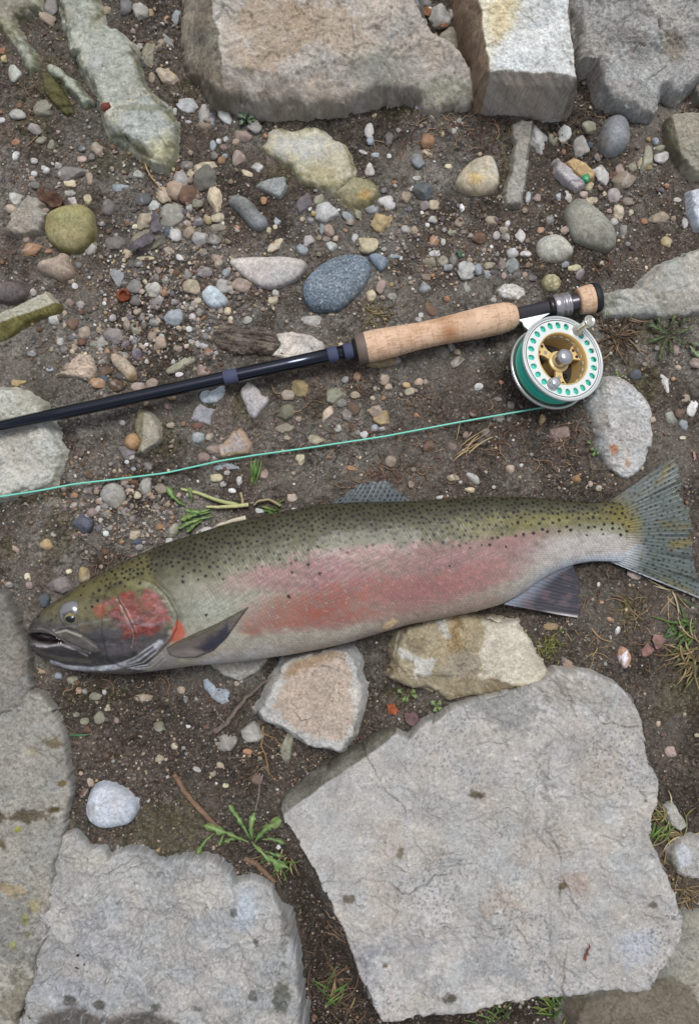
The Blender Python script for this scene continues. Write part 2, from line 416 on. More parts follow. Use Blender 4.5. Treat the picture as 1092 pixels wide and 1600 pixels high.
    px, py = pxy(V[:, 0], V[:, 1], V[:, 2])
    dz = V[:, 2] - z - tilt[0] * (V[:, 0] - cx) - tilt[1] * (V[:, 1] - cy); sx_, sy_ = px + 0.75 * dz, py + 0.9 * dz
    c = paint(px, py, base, seed, wall=(sx_, sy_), **pk)
    for dist, fc in fcol:
        w = sm(-1.5, 1.5, dist[used])[:, None]
        c = c * (1 - w) + paint(px, py, fc, seed + 70, wall=(sx_, sy_), var=0.24, fine=0.24) * w
    if cracks: c = c * (1 - 0.45 * crk[used])[:, None]
    if layers:
        w = (lay[used] * 0.5)[:, None]; c = c * (1 - w) + (c * 1.35 + 0.02) * w; c = c * (1 - 0.25 * layd[used])[:, None]
    if rim:
        w = (sm(rim[1], rim[1] * 0.3, np.abs(d - rim[1] * 0.6) + 2.5 * fbm(px / 14, py / 14, 3, seed + 15)) * rim[2])[:, None]; c = c * (1 - w) + lin(rim[0]) * w
    if moss:
        q = d + moss[1] * 0.8 * fbm(px / 20, py / 20, 4, seed + 16)
        if len(moss) > 3: q = q + moss[3] * ((px - P[:, 0].mean() - 546) * moss[4][0] + (py - 800 + P[:, 1].mean()) * moss[4][1])
        w = (sm(moss[1], -2, q) * moss[2] * np.clip(0.55 + 0.7 * fbm(px / 11, py / 11, 3, seed + 18), 0, 1))[:, None]
        c = c * (1 - w) + lin(moss[0]) * (1 + 0.3 * fbm(px / 4, py / 4, 2, seed + 17))[:, None] * w
    if extra is not None: c = extra(px, py, c, V)
    o = mesh(name, V, F, c, M[mat], None, smooth)
    tag(o, label, cat, group)
    if short: STONES.append((short, np.mean([p[0] for p in pts]), np.mean([p[1] for p in pts])))
    return o

def hash_s(s):
    h = 7
    for ch in s: h = (h * 131 + ord(ch)) % 1000003
    return h
# ------------------------------------------------------------------ large stones
GREEN = (104, 103, 72)
rock("boulder", [(280, -40), (282, 60), (285, 100), (300, 115), (318, 125), (325, 140), (345, 165), (380, 172), (420, 178), (455, 175), (500, 178), (540, 176), (560, 165), (590, 152), (630, 150), (650, 160), (660, 178), (680, 183), (720, 172), (742, 160), (738, 140), (722, 115), (690, 92), (664, 75), (657, 60), (640, 30), (600, -40)],
     72, "largest grey tan boulder at the top edge, left of the cream block", "boulder", (182, 174, 164), "large tan boulder", zo=8, edge=10, slope=3.5, noise=(5, 70), rough=1.6, warp=4, frac=1.5,
     facets=[(290, 88, 420, 112, 0.85, None), (420, 112, 700, 60, 0.62, None), (326, -40, 345, 100, 1.1, (146, 138, 124))], moss=((112, 104, 88), 9, 0.45),
     patches=[(410, 55, 60, 60, (180, 154, 124), 0.45), (520, 40, 60, 45, (178, 160, 138), 0.6), (340, 40, 14, 70, (200, 196, 186), 0.7), (590, 110, 70, 30, (160, 160, 150), 0.6), (690, 140, 50, 30, (165, 165, 145), 0.6), (370, 150, 40, 16, (135, 124, 108), 0.6), (480, 140, 60, 25, (150, 140, 128), 0.4)],
     spots=(7, 0.7, (110, 100, 92), 0.4))
BT = [(743, -60), (748, 20), (757, 70), (762, 110), (800, 106), (850, 112), (898, 118), (890, 50), (880, -60)]
rock("stone_block", [(706, -60), (716, 40), (731, 110), (740, 150), (747, 165), (775, 171), (820, 175), (868, 177), (888, 170), (897, 118), (890, 50), (880, -60)],
     104, "cream topped squared block with a grey front and rusty brown flank", "stone block", (224, 216, 194), "cream stone block", zo=4, edge=3, slope=5, res=1.1, noise=(2.5, 60), rough=1.5, warp=2.2,
     facets=[(742, 108, 910, 116, 1.9, (172, 164, 155)), (741, -60, 764, 112, 2.6, (154, 134, 114)), (900, 130, 880, -60, 3.5, (150, 140, 130))],
     polys=[([(820, -40), (900, -40), (900, 125), (790, 118), (765, 112), (770, 80), (800, 40)], (216, 222, 226), 0.75, 14)],
     patches=[(860, 30, 14, 30, (190, 165, 125), 0.5), (790, 20, 40, 40, (222, 206, 165), 0.7), (885, 70, 8, 22, (205, 190, 140), 0.7), (850, 75, 10, 10, (160, 140, 115), 0.6), (838, 40, 10, 6, (140, 135, 125), 0.5)],
     spots=(8, 0.8, (170, 150, 125), 0.5))
rock("boulder", [(876, -60), (888, 40), (896, 105), (925, 115), (934, 150), (950, 168), (985, 180), (1008, 194), (1020, 180), (1027, 150), (1032, 150), (1045, 162), (1060, 158), (1078, 140), (1092, 125), (1130, 110), (1130, -60)],
     62, "dark grey gritty conglomerate boulder in the corner right of the cream block", "boulder", (184, 183, 180), "gritty grey boulder", zo=10, edge=12, slope=5, noise=(10, 60), rough=2.0, layers=4, frac=2.2, cracks=[([(1010, -10), (1030, 40), (1075, 70)], 5), ([(920, 60), (975, 64), (1000, 66)], 6), ([(1028, 150), (1024, 110), (1040, 95)], 6)], warp=4, mat='gritty',
     facets=[(900, 60, 1010, 62, 0.2, None), (1010, 62, 1100, 40, 0.3, None), (925, -60, 930, 150, 0.8, None)],
     patches=[(985, 60, 50, 14, (110, 106, 100), 0.5), (1000, 30, 30, 40, (160, 156, 150), 0.6), (1050, 70, 20, 25, (150, 135, 112), 0.6), (945, 142, 6, 18, (165, 168, 175), 0.8)])
rock("stone", [(80, -40), (92, 5), (100, 35), (110, 55), (112, 70), (120, 90), (130, 115), (150, 140), (160, 170), (165, 190), (175, 205), (195, 222), (215, 238), (240, 255), (262, 263), (272, 245), (278, 215), (275, 190), (262, 165), (245, 155), (230, 140), (218, 115), (208, 90), (205, 70), (185, 50), (160, 40), (155, 15), (140, -40)],
     26, "long grey green stone running down from the top left with mossy edges", "stone", (182, 183, 170), "long mossy stone", zo=8, edge=16, slope=2.2, noise=(3.5, 40), rough=1.3, warp=4, moss=(GREEN, 14, 0.75),
     facets=[],
     patches=[(180, 110, 60, 60, (172, 176, 168), 0.5), (250, 235, 22, 28, (196, 192, 160), 0.8), (220, 190, 40, 30, (180, 186, 184), 0.6), (215, 168, 40, 5, (120, 120, 96), 0.6), (150, 95, 12, 10, (188, 190, 190), 0.5)], spots=(8, 0.8, (120, 122, 110), 0.5))
rock("stone", [(-40, -40), (62, -40), (65, 15), (45, 28), (24, 28), (38, 55), (45, 72), (60, 92), (58, 108), (48, 118), (40, 108), (28, 80), (8, 50), (-40, 10)],
     18, "pointed grey green stone in the top left corner", "stone", (160, 160, 140), "corner stone", zo=6, edge=12, slope=2, noise=(3, 30), rough=1.2, moss=(GREEN, 10, 0.8), patches=[(20, 10, 40, 20, (160, 152, 140), 0.6), (40, 80, 12, 25, (178, 180, 168), 0.7)])
rock("stone", [(76, 104), (84, 99), (105, 118), (130, 143), (140, 156), (130, 160), (114, 148), (98, 130), (82, 114)], 14, "slanting mossy splinter with a pale upper edge beside the long mossy stone", "stone", (168, 172, 158), None, edge=5, slope=3, res=1.2, moss=(GREEN, 6, 0.9, 0, (0, 0)), noise=(2, 20))
rock("stone", [(66, 116), (75, 112), (96, 134), (112, 163), (116, 175), (106, 180), (90, 168), (74, 146)], 9, "dark green moss covered splinter, lower of the leaning pair", "stone", (104, 100, 70), None, edge=6, slope=3, res=1.2, moss=((82, 80, 46), 12, 0.8), noise=(2, 20))
rock("stone", [(405, 228), (416, 222), (418, 210), (428, 203), (460, 204), (490, 200), (510, 204), (530, 220), (545, 240), (552, 262), (550, 280), (535, 290), (523, 302), (505, 290), (478, 288), (462, 275), (455, 265), (440, 252), (425, 244)],
     13, "pale cream half buried stone with green rim below the largest boulder", "stone", (190, 186, 166), "pale half buried stone", edge=14, slope=1.6, noise=(2.5, 40), rough=1.0, moss=((120, 118, 76), 12, 0.75), patches=[(480, 225, 60, 25, (202, 202, 196), 0.8), (500, 275, 40, 20, (178, 168, 132), 0.7)])
rock("stone", [(522, 301), (538, 289), (552, 276), (570, 278), (585, 292), (587, 308), (570, 320), (550, 323), (535, 317)], 12, "yellowish lump broken off the pale half buried stone", "stone", (166, 158, 128), None, edge=14, slope=1.8, noise=(2, 20), patches=[(570, 305, 12, 10, (190, 155, 100), 0.7)], moss=((120, 118, 76), 8, 0.6), spots=(6, 0.7, (120, 110, 85), 0.5))
rock("stone", [(945, 500), (936, 472), (945, 457), (970, 453), (992, 452), (1005, 435), (1030, 416), (1060, 402), (1120, 386), (1120, 492), (1080, 490), (1030, 492), (990, 491), (965, 492)],
     23, "flat pale grey slab at the right edge above the green weeds", "slab", (178, 176, 168), "flat right slab", zo=14, edge=7, slope=2.4, tilt=(0.03, -0.06), noise=(2, 50), rough=1.3, layers=2.0, facets=[(940, 466, 1130, 462, 0.35, None)], patches=[(1060, 470, 80, 14, (182, 178, 166), 0.7), (950, 475, 18, 25, (128, 130, 112), 0.6)], spots=(6, 0.8, (120, 118, 112), 0.4))
rock("stone", [(908, 633), (930, 606), (945, 594), (965, 592), (985, 605), (1000, 625), (1012, 650), (1013, 690), (1006, 720), (995, 735), (980, 748), (965, 744), (950, 730), (930, 705), (935, 685), (920, 660)],
     24, "white grey faceted stone between the reel and the fish tail", "stone", (190, 188, 185), "faceted stone by the reel", zo=6, res=1.2, edge=9, slope=2.5, tilt=(0, 0.12), noise=(2, 30), rough=1.6, facets=[(935, 590, 965, 745, 0.55, (160, 158, 155)), (1010, 600, 985, 745, 0.0, None, 6)],
     patches=[(958, 640, 10, 50, (206, 204, 202), 0.8), (957, 702, 10, 7, (176, 120, 84), 0.85), (980, 725, 6, 18, (178, 145, 112), 0.8), (985, 670, 22, 50, (190, 188, 184), 0.6)], spots=(5, 0.72, (118, 116, 114), 0.55))
rock("stone", [(-40, 603), (20, 606), (40, 615), (72, 632), (74, 650), (90, 680), (99, 705), (95, 730), (88, 745), (85, 752), (50, 766), (15, 776), (-40, 788)],
     21, "rough pale grey green stone at the left edge under the rod and line", "stone", (192, 191, 183), "pale left stone under the rod", zo=10, edge=12, slope=2.2, noise=(3, 45), rough=1.7, layers=2.0, moss=((126, 124, 98), 5, 0.5), patches=[(30, 640, 40, 20, (172, 172, 156), 0.5)], veins=(30, (196, 196, 190), 0.5))
rock("boulder", [(-40, 915), (4, 930), (12, 945), (28, 975), (41, 1010), (40, 1050), (44, 1085), (34, 1108), (-40, 1130)],
     32, "grey boulder at the left edge touching the fish's snout", "boulder", (134, 130, 124), "grey boulder by the snout", zo=30, edge=12, slope=12, noise=(4, 50), rough=1.8, facets=[(44, 1100, 10, 900, 0.5, None, -4)], spots=(7, 0.7, (104, 100, 94), 0.4), patches=[(10, 1050, 40, 60, (150, 146, 138), 0.5)])
rock("boulder", [(-40, 1112), (20, 1092), (45, 1076), (68, 1085), (80, 1110), (100, 1150), (109, 1190), (108, 1240), (104, 1290), (90, 1330), (78, 1380), (75, 1440), (70, 1470), (52, 1520), (40, 1560), (22, 1600), (10, 1640), (-40, 1640)],
     20, "tall grey lichen spotted boulder filling the lower left edge", "boulder", (158, 155, 147), "lichen spotted boulder", zo=19, edge=5, slope=12, noise=(4, 60), rough=2.0, warp=4, tilt=(-0.02, 0.02), zmin=-30,
     patches=[(40, 1275, 46, 10, (88, 78, 56), 0.8), (85, 1265, 14, 8, (80, 64, 34), 0.9), (85, 1160, 12, 10, (104, 92, 66), 0.8), (97, 1225, 7, 5, (120, 100, 60), 0.8), (22, 1390, 20, 12, (176, 160, 126), 0.8), (54, 1415, 10, 12, (160, 150, 112), 0.8), (40, 1437, 5, 9, (168, 170, 76), 0.9), (20, 1475, 6, 8, (170, 172, 80), 0.9), (44, 1460, 5, 8, (150, 150, 84), 0.8), (28, 1295, 5, 5, (150, 152, 60), 0.9), (5, 1320, 8, 10, (92, 80, 52), 0.8), (30, 1560, 40, 60, (120, 114, 96), 0.6), (20, 1470, 50, 60, (128, 128, 124), 0.5), (45, 1175, 12, 7, (176, 166, 140), 0.6)], spots=(6, 0.66, (112, 108, 102), 0.45))
rock("slab", [(96, 1306), (112, 1303), (140, 1330), (160, 1328), (172, 1345), (180, 1330), (210, 1327), (235, 1335), (250, 1345), (300, 1335), (340, 1345), (362, 1362), (365, 1378), (400, 1378), (425, 1390), (438, 1420), (455, 1450), (460, 1490), (468, 1540), (475, 1600), (475, 1660), (-20, 1660), (0, 1590), (20, 1540), (40, 1480), (50, 1450), (66, 1380)],
     18, "rough flaky grey slab, lower left of the two big bottom slabs", "slab", (170, 169, 167), "flaky grey slab", zo=16, edge=2.5, slope=10, frac=1.8, noise=(6, 55), rough=1.5, warp=3.2, layers=4.5, zmin=-48, facets=[(455, 1660, 405, 1370, 0.0, None, 40), (90, 1430, 250, 1320, 0.0, None, 40), (105, 1300, 130, 1400, 0.03, None, 2)],
     patches=[(330, 1400, 45, 28, (196, 192, 184), 0.7), (385, 1420, 22, 50, (186, 194, 204), 0.75), (150, 1345, 40, 22, (184, 180, 170), 0.7), (120, 1560, 60, 30, (164, 166, 172), 0.6), (160, 1470, 60, 50, (166, 166, 170), 0.5), (110, 1565, 12, 9, (74, 70, 60), 0.8), (155, 1570, 9, 7, (84, 80, 68), 0.8), (205, 1394, 9, 6, (80, 78, 72), 0.8), (366, 1426, 6, 8, (90, 90, 84), 0.8), (400, 1473, 8, 8, (84, 84, 78), 0.8), (438, 1560, 12, 30, (84, 88, 78), 0.7), (445, 1450, 8, 50, (112, 112, 104), 0.7), (395, 1555, 7, 10, (84, 82, 72), 0.7), (310, 1577, 10, 6, (84, 80, 74), 0.7), (245, 1575, 9, 8, (78, 76, 70), 0.8)],
     polys=[([(60, 1590), (120, 1570), (170, 1590), (230, 1578), (280, 1600), (290, 1640), (50, 1640)], (78, 70, 64), 0.8, 5)], veins=(26, (196, 197, 200), 0.45))
SL = [(437, 1268), (445, 1250), (480, 1222), (520, 1200), (560, 1175), (590, 1155), (612, 1144), (640, 1158), (655, 1145), (700, 1115), (760, 1092), (850, 1065), (868, 1046), (895, 1050), (930, 1052), (965, 1070), (985, 1090), (1000, 1125), (1005, 1165), (1010, 1190), (1025, 1215), (1025, 1250), (1012, 1280), (1015, 1310), (1040, 1370), (1063, 1430), (1062, 1460), (1040, 1500), (1010, 1542), (985, 1545), (940, 1540), (900, 1550), (850, 1555), (815, 1562), (790, 1560), (740, 1578), (680, 1580), (620, 1592), (600, 1596), (580, 1560), (555, 1510), (530, 1440), (505, 1390), (480, 1345), (450, 1300)]
rock("slab", SL, 36, "broad pale grey slab with tan stains, biggest stone in the lower right", "slab", (180, 177, 173), "broad pale slab", zo=34, edge=2.5, slope=10, frac=1.1, noise=(4.5, 80), rough=1.0, warp=2, zmin=-55, layers=2.2, steps=[([(905, 1076), (935, 1040), (1040, 1050), (1050, 1200), (1100, 1440), (990, 1600), (858, 1580), (852, 1200), (866, 1150)], 2.6), ([(998, 1440), (1080, 1420), (1030, 1560), (985, 1560), (960, 1490)], -5), ([(612, 1140), (700, 1110), (860, 1060), (880, 1090), (800, 1150), (690, 1165)], -3.5)], cracks=[([(478, 1388), (560, 1380), (640, 1392), (700, 1372)], 2), ([(868, 1290), (872, 1380), (876, 1470), (868, 1550)], 1.6), ([(560, 1180), (590, 1230), (640, 1270)], 1.2), ([(930, 1120), (975, 1128), (1000, 1120)], 1.6)], tilt=(0.0, -0.01),
     facets=[(612, 1150, 437, 1276, 0.0, None, 60), (440, 1262, 612, 1150, -0.0, None, 60), (760, 1270, 905, 1075, -0.06, None, 1), (625, 1146, 445, 1275, 1.3, (112, 108, 98), -1)],
     patches=[(800, 1110, 70, 45, (150, 150, 146), 0.7), (900, 1080, 60, 40, (166, 158, 148), 0.5), (965, 1210, 40, 40, (184, 173, 160), 0.4), (790, 1410, 40, 24, (186, 166, 146), 0.4), (600, 1420, 40, 40, (184, 174, 164), 0.4), (860, 1330, 50, 25, (182, 169, 155), 0.4), (900, 1375, 20, 15, (178, 156, 140), 0.4), (1000, 1480, 35, 30, (186, 192, 202), 0.6), (560, 1530, 60, 45, (150, 150, 156), 0.5), (640, 1490, 70, 50, (146, 147, 152), 0.45), (770, 1500, 60, 40, (148, 150, 154), 0.4), (600, 1320, 40, 40, (184, 172, 163), 0.4), (850, 1230, 20, 60, (132, 130, 126), 0.55),
              (743, 1241, 12, 8, (92, 82, 64), 0.9), (625, 1335, 7, 9, (120, 112, 92), 0.8), (545, 1405, 10, 7, (104, 92, 72), 0.8), (602, 1510, 9, 8, (104, 88, 66), 0.9), (702, 1560, 12, 9, (88, 80, 66), 0.9), (1020, 1414, 6, 5, (110, 100, 88), 0.9), (1008, 1252, 5, 5, (110, 98, 86), 0.9), (878, 1385, 5, 5, (104, 92, 70), 0.9)],
     fine=0.15, var=0.12, spots=(5.6, 0.55, (122, 123, 128), 0.7), veins=(60, (196, 192, 186), 0.35))
rock("slab", [(905, 1570), (985, 1530), (1030, 1500), (1055, 1440), (1066, 1426), (1130, 1428), (1130, 1660), (890, 1660)], 18, "mud stained grey slab in the bottom right corner under the broad slab", "slab", (150, 148, 138), "mud stained corner slab", zo=12, edge=9, slope=2.5, zmin=-40, noise=(3, 60), rough=1.4,
     polys=[([(880, 1560), (985, 1545), (1020, 1525), (1050, 1522), (1075, 1545), (1095, 1575), (1120, 1600), (1120, 1660), (880, 1660)], (116, 107, 93), 0.85, 4)], patches=[(1000, 1600, 50, 40, (120, 108, 92), 0.5)], spots=(6, 0.8, (100, 96, 88), 0.4))
rock("stone", [(608, 1060), (618, 1040), (615, 1020), (626, 987), (650, 973), (690, 966), (725, 961), (755, 968), (812, 972), (820, 985), (840, 1020), (859, 1048), (850, 1066), (835, 1080), (790, 1082), (750, 1090), (705, 1096), (665, 1080), (625, 1072)],
     36, "ochre and white patched rock between the fish belly and the broad slab", "rock", (168, 157, 132), "ochre patched rock", zo=26, res=1.2, edge=10, slope=3.5, noise=(4, 40), rough=1.2, facets=[(600, 1050, 860, 1062, 0.55, None), (735, 1060, 700, 960, 0.2, None, 5), (715, 960, 745, 1080, 0.05, None, 3), (870, 1070, 835, 960, 0.5, None, -2)],
     polys=[([(752, 962), (812, 968), (825, 985), (856, 1046), (842, 1074), (800, 1070), (768, 1056), (750, 1062), (756, 1036), (748, 1020), (757, 1000)], (205, 198, 182), 0.9, 2.5), ([(618, 1012), (640, 1018), (660, 1030), (680, 1028), (668, 1056), (655, 1062), (645, 1035), (622, 1024)], (200, 198, 192), 0.9, 2.5), ([(674, 968), (692, 966), (702, 985), (700, 1002), (688, 990)], (196, 194, 186), 0.85, 2.5)],
     patches=[(710, 990, 16, 30, (140, 112, 70), 0.7), (805, 1045, 30, 14, (206, 178, 138), 0.6), (800, 1075, 40, 8, (150, 134, 106), 0.8), (650, 1005, 22, 12, (134, 122, 100), 0.7), (720, 1040, 30, 20, (160, 152, 140), 0.6), (772, 1058, 7, 6, (140, 110, 70), 0.9), (813, 990, 4, 5, (150, 120, 80), 0.9)])
rock("stone", [(403, 1110), (415, 1095), (428, 1065), (445, 1035), (475, 1021), (520, 1013), (545, 1020), (557, 1035), (558, 1058), (567, 1075), (563, 1110), (550, 1150), (530, 1172), (490, 1165), (460, 1148), (438, 1135), (415, 1125)],
     40, "pinkish tan flat topped rock with pale rim, below the fish belly", "rock", (188, 186, 181), "pinkish tan rock", zo=28, res=1.2, edge=7, slope=3, noise=(2.5, 40), rough=0.8, warp=2, facets=[(430, 1112, 445, 1035, 0.0, None, 8), (445, 1055, 548, 1018, -0.0, None, 30), (560, 1180, 550, 1022, 0.35, None, 1), (560, 1148, 420, 1118, -0.0, None, 30), (425, 1085, 470, 1010, -0.4, None, 6)],
     polys=[([(424, 1108), (440, 1075), (455, 1052), (480, 1038), (535, 1030), (551, 1050), (548, 1090), (555, 1115), (534, 1160), (490, 1152), (455, 1134)], (186, 170, 156), 0.95, 2.5), ([(440, 1062), (458, 1035), (520, 1018), (540, 1026), (500, 1040), (462, 1056)], (158, 134, 106), 0.85, 4)],
     patches=[(470, 1085, 28, 40, (172, 142, 106), 0.65), (500, 1075, 40, 40, (190, 172, 160), 0.4), (445, 1095, 10, 10, (140, 118, 104), 0.6)], spots=(5, 0.86, (140, 122, 108), 0.5))

# ------------------------------------------------------------------ middle-sized stones
def cobble(pts, z, base, label, short=None, dome=2.2, mat='smooth', name="stone", cat="stone", **k):
    kw = dict(res=1.1, zo=z * 0.35, slope=4, noise=(1.2, 22), rough=0.45, warp=1.0, zmin=-6); kw.update(k)
    return rock(name, pts, z, label, cat, base, short, dome=dome, mat=mat, **kw)
def chip(pts, z, base, label, short=None, **k):
    kw = dict(res=1.1, zo=z * 0.4, slope=3.5, noise=(1.3, 18), rough=0.6, warp=1.2, edge=4, zmin=-6); kw.update(k)
    return rock(kw.pop('name', "stone"), pts, z, label, kw.pop('cat', "stone"), base, short, **kw)
cobble([(69, 345), (75, 330), (95, 321), (115, 317), (135, 319), (144, 335), (147, 355), (143, 376), (128, 391), (105, 393), (82, 383), (69, 366)], 26, (152, 144, 104), "rounded olive cobble beside the pale flat flake near the left edge", "olive cobble", patches=[(100, 370, 30, 18, (172, 160, 122), 0.6), (105, 335, 20, 12, (148, 148, 108), 0.6)], spots=(6, 0.8, (110, 104, 70), 0.4), moss=((100, 96, 58), 6, 0.6))
chip([(7, 361), (20, 345), (15, 341), (33, 325), (45, 308), (58, 309), (67, 318), (62, 326), (74, 336), (66, 352), (62, 362), (35, 369), (15, 365)], 11, (160, 154, 144), "jagged pale grey flake left of the olive cobble", "jagged pale flake", layers=1.0)
cobble([(57, 415), (65, 404), (85, 400), (98, 392), (108, 400), (110, 412), (117, 425), (108, 434), (95, 438), (80, 430), (62, 424)], 18, (166, 149, 134), "lumpy pinkish tan stone under the olive cobble", "lumpy tan stone", dome=1.7, rough=0.8)
cobble([(-20, 445), (18, 438), (30, 441), (43, 455), (40, 466), (18, 473), (-10, 468)], 12, (104, 96, 94), "dark purplish grey stone at the left edge above the mossy sliver", "dark left stone")
chip([(-20, 505), (30, 478), (58, 466), (72, 456), (96, 480), (88, 489), (60, 493), (40, 506), (8, 530), (-20, 545)], 16, (178, 174, 156), "long white topped sliver with mossy flank at the left edge", "mossy white sliver", facets=[(-20, 512, 90, 470, 0.7, (120, 114, 72))])
cobble([(356, 408), (370, 402), (420, 400), (460, 402), (477, 408), (479, 420), (468, 434), (445, 446), (420, 452), (400, 446), (380, 432), (364, 419)], 16, (192, 186, 182), "smooth white elongated stone left of the speckled blue grey cobble", "white elongated stone", dome=3, spots=(9, 0.9, (140, 130, 124), 0.6))
cobble([(470, 452), (478, 432), (500, 412), (530, 398), (560, 395), (576, 402), (581, 425), (576, 440), (560, 462), (535, 482), (522, 488), (490, 484), (476, 472)], 24, (122, 134, 146), "large speckled blue grey cobble above the cork grip", "speckled blue cobble", mat='speckled', dome=2.4, rough=0.9)
cobble([(575, 396), (590, 394), (605, 402), (607, 412), (597, 425), (585, 416), (577, 404)], 10, (134, 148, 162), "smaller smooth blue stone touching the speckled blue grey cobble", None, name="stone")
chip([(424, 556), (438, 540), (432, 522), (455, 518), (485, 526), (503, 535), (507, 549), (480, 558), (450, 562)], 9, (208, 199, 190), "white stone lying against the bark fragment above the rod", "white stone by the bark", spots=(10, 0.9, (120, 100, 90), 0.7))
cobble([(356, 312), (365, 303), (380, 305), (396, 316), (403, 328), (416, 340), (418, 352), (408, 359), (395, 357), (384, 345), (369, 330), (358, 320)], 16, (132, 134, 130), "grey peanut shaped stone left of the pale half buried stone", "peanut shaped stone", patches=[(405, 348, 14, 10, (146, 150, 156), 0.7)])
chip([(400, 293), (408, 284), (430, 279), (445, 277), (449, 292), (442, 303), (438, 307), (420, 300)], 10, (152, 153, 150), "flat striped grey chip above the peanut shaped stone", None, veins=(8, (120, 120, 118), 0.4))
cobble([(711, 287), (720, 268), (735, 250), (760, 239), (772, 242), (778, 260), (782, 276), (778, 293), (765, 304), (740, 303), (719, 298)], 26, (196, 186, 164), "smooth cream stone with yellow middle, left of the upright slab", "smooth cream stone", dome=1.9, patches=[(745, 280, 18, 12, (214, 186, 130), 0.8), (745, 262, 18, 10, (160, 152, 134), 0.5), (775, 260, 6, 20, (206, 204, 202), 0.7)], moss=((140, 128, 84), 5, 0.5))
chip([(800, 196), (815, 189), (831, 190), (829, 215), (824, 250), (818, 290), (812, 321), (790, 322), (788, 310), (793, 285), (800, 270), (800, 245), (805, 225), (799, 212)], 14, (166, 163, 155), "narrow upright grey slab right of the smooth cream stone", "narrow upright slab", rough=1.2, mat='stone', spots=(5, 0.75, (120, 118, 112), 0.5), moss=((110, 104, 70), 4, 0.5))
cobble([(938, 205), (945, 186), (958, 177), (975, 179), (984, 195), (986, 213), (980, 231), (965, 242), (950, 242), (938, 230), (935, 218)], 28, (134, 136, 138), "egg shaped grey stone below the gritty corner boulder", "egg shaped grey stone", dome=2, patches=[(965, 205, 14, 26, (146, 150, 156), 0.6), (945, 225, 10, 14, (120, 114, 104), 0.5)])
chip([(1034, 200), (1045, 184), (1065, 179), (1085, 181), (1120, 190), (1120, 270), (1082, 275), (1070, 266), (1058, 245), (1045, 230), (1037, 215)], 26, (150, 146, 132), "angular olive grey rock at the right edge with a worn ridge", "ridged right rock", zo=10, edge=6, facets=[(1045, 170, 1075, 275, 0.6, (108, 104, 88))], patches=[(1075, 205, 20, 30, (172, 166, 150), 0.6)], rough=1.0)
cobble([(882, 338), (888, 320), (898, 310), (912, 308), (925, 318), (945, 335), (960, 352), (965, 370), (961, 388), (945, 393), (925, 386), (900, 379), (888, 360)], 24, (150, 149, 138), "big smooth grey stone above the pale round one, right of centre", "big smooth grey stone", dome=2.3, patches=[(920, 335, 30, 14, (166, 164, 152), 0.5)], spots=(7, 0.85, (126, 124, 114), 0.5))
cobble([(836, 386), (845, 370), (862, 365), (880, 367), (892, 380), (898, 393), (890, 405), (870, 411), (850, 409), (839, 400)], 20, (184, 183, 172), "pale rounded stone below left of the big smooth grey stone", "pale rounded stone", spots=(9, 0.9, (130, 126, 114), 0.6), moss=((140, 130, 96), 5, 0.5))
chip([(869, 249), (880, 257), (900, 275), (913, 288), (900, 297), (885, 286), (867, 269)], 13, (186, 182, 184), "ribbed white grey shard leaning on the flat tan chip", "ribbed white shard", veins=(6, (140, 136, 138), 0.4))
chip([(884, 254), (895, 249), (915, 258), (928, 270), (926, 279), (910, 283), (898, 271)], 8, (198, 172, 132), "flat tan chip with green glass lying on it", "flat tan chip", edge=2)
chip([(1078, 302), (1095, 298), (1120, 302), (1120, 358), (1088, 358), (1078, 332)], 18, (196, 200, 207), "white blue angular stone cut by the right edge", "white right edge stone", edge=4)
chip([(209, 660), (218, 641), (226, 645), (238, 650), (250, 668), (253, 685), (242, 697), (228, 708), (214, 711), (222, 690), (212, 678)], 15, (168, 162, 146), "pale grey tan wedge behind the tan oval pebble below the rod", "pale wedge stone", facets=[(226, 640, 222, 705, 0.5, (148, 142, 118))], patches=[(240, 670, 10, 24, (182, 174, 160), 0.6)])
cobble([(193, 690), (198, 680), (210, 675), (220, 682), (224, 692), (220, 701), (208, 704), (197, 700)], 17, (176, 142, 108), "smooth tan oval stone in front of the pale wedge stone", "tan oval stone", dome=2)
cobble([(155, 771), (165, 757), (180, 753), (192, 760), (198, 775), (193, 789), (182, 798), (170, 791), (160, 783)], 13, (166, 163, 156), "rounded pale grey stone just under the green line near the left", "pale grey stone under the line")
cobble([(311, 618), (318, 610), (332, 612), (345, 602), (353, 602), (355, 617), (345, 627), (330, 632), (315, 628)], 10, (188, 197, 204), "bean shaped pale blue stone just below the rod", "bean shaped stone", dome=2.6, veins=(10, (216, 222, 226), 0.6))
chip([(302, 642), (312, 629), (325, 637), (339, 640), (332, 652), (328, 667), (315, 663), (300, 655)], 7, (174, 171, 174), "squarish lilac grey chip below the bean shaped stone", None)
chip([(373, 610), (382, 600), (395, 598), (405, 607), (410, 616), (422, 620), (418, 632), (405, 645), (398, 657), (388, 650), (381, 630)], 14, (188, 184, 183), "fluted white grey tooth shaped stone below the rod", "fluted white stone", veins=(7, (150, 142, 138), 0.45), dome=3)
chip([(339, 701), (350, 690), (365, 674), (375, 670), (385, 681), (392, 695), (391, 708), (370, 711), (345, 714)], 15, (180, 168, 162), "pinkish grey wedge stone resting against the green line", "pinkish wedge stone", rim=((178, 150, 116), 5, 0.6))
cobble([(313, 461), (322, 446), (332, 444), (345, 455), (358, 468), (352, 479), (335, 483), (321, 475)], 15, (184, 194, 200), "pale blue white faceted stone in the gravel above the rod", "pale blue white stone", dome=3, veins=(12, (160, 166, 172), 0.4))
chip([(87, 586), (105, 577), (112, 563), (125, 554), (140, 555), (150, 578), (143, 592), (130, 591), (112, 588)], 10, (190, 171, 153), "crumbly cream tan lump in the gravel left above the rod", "crumbly cream lump", rough=2.0, edge=8)
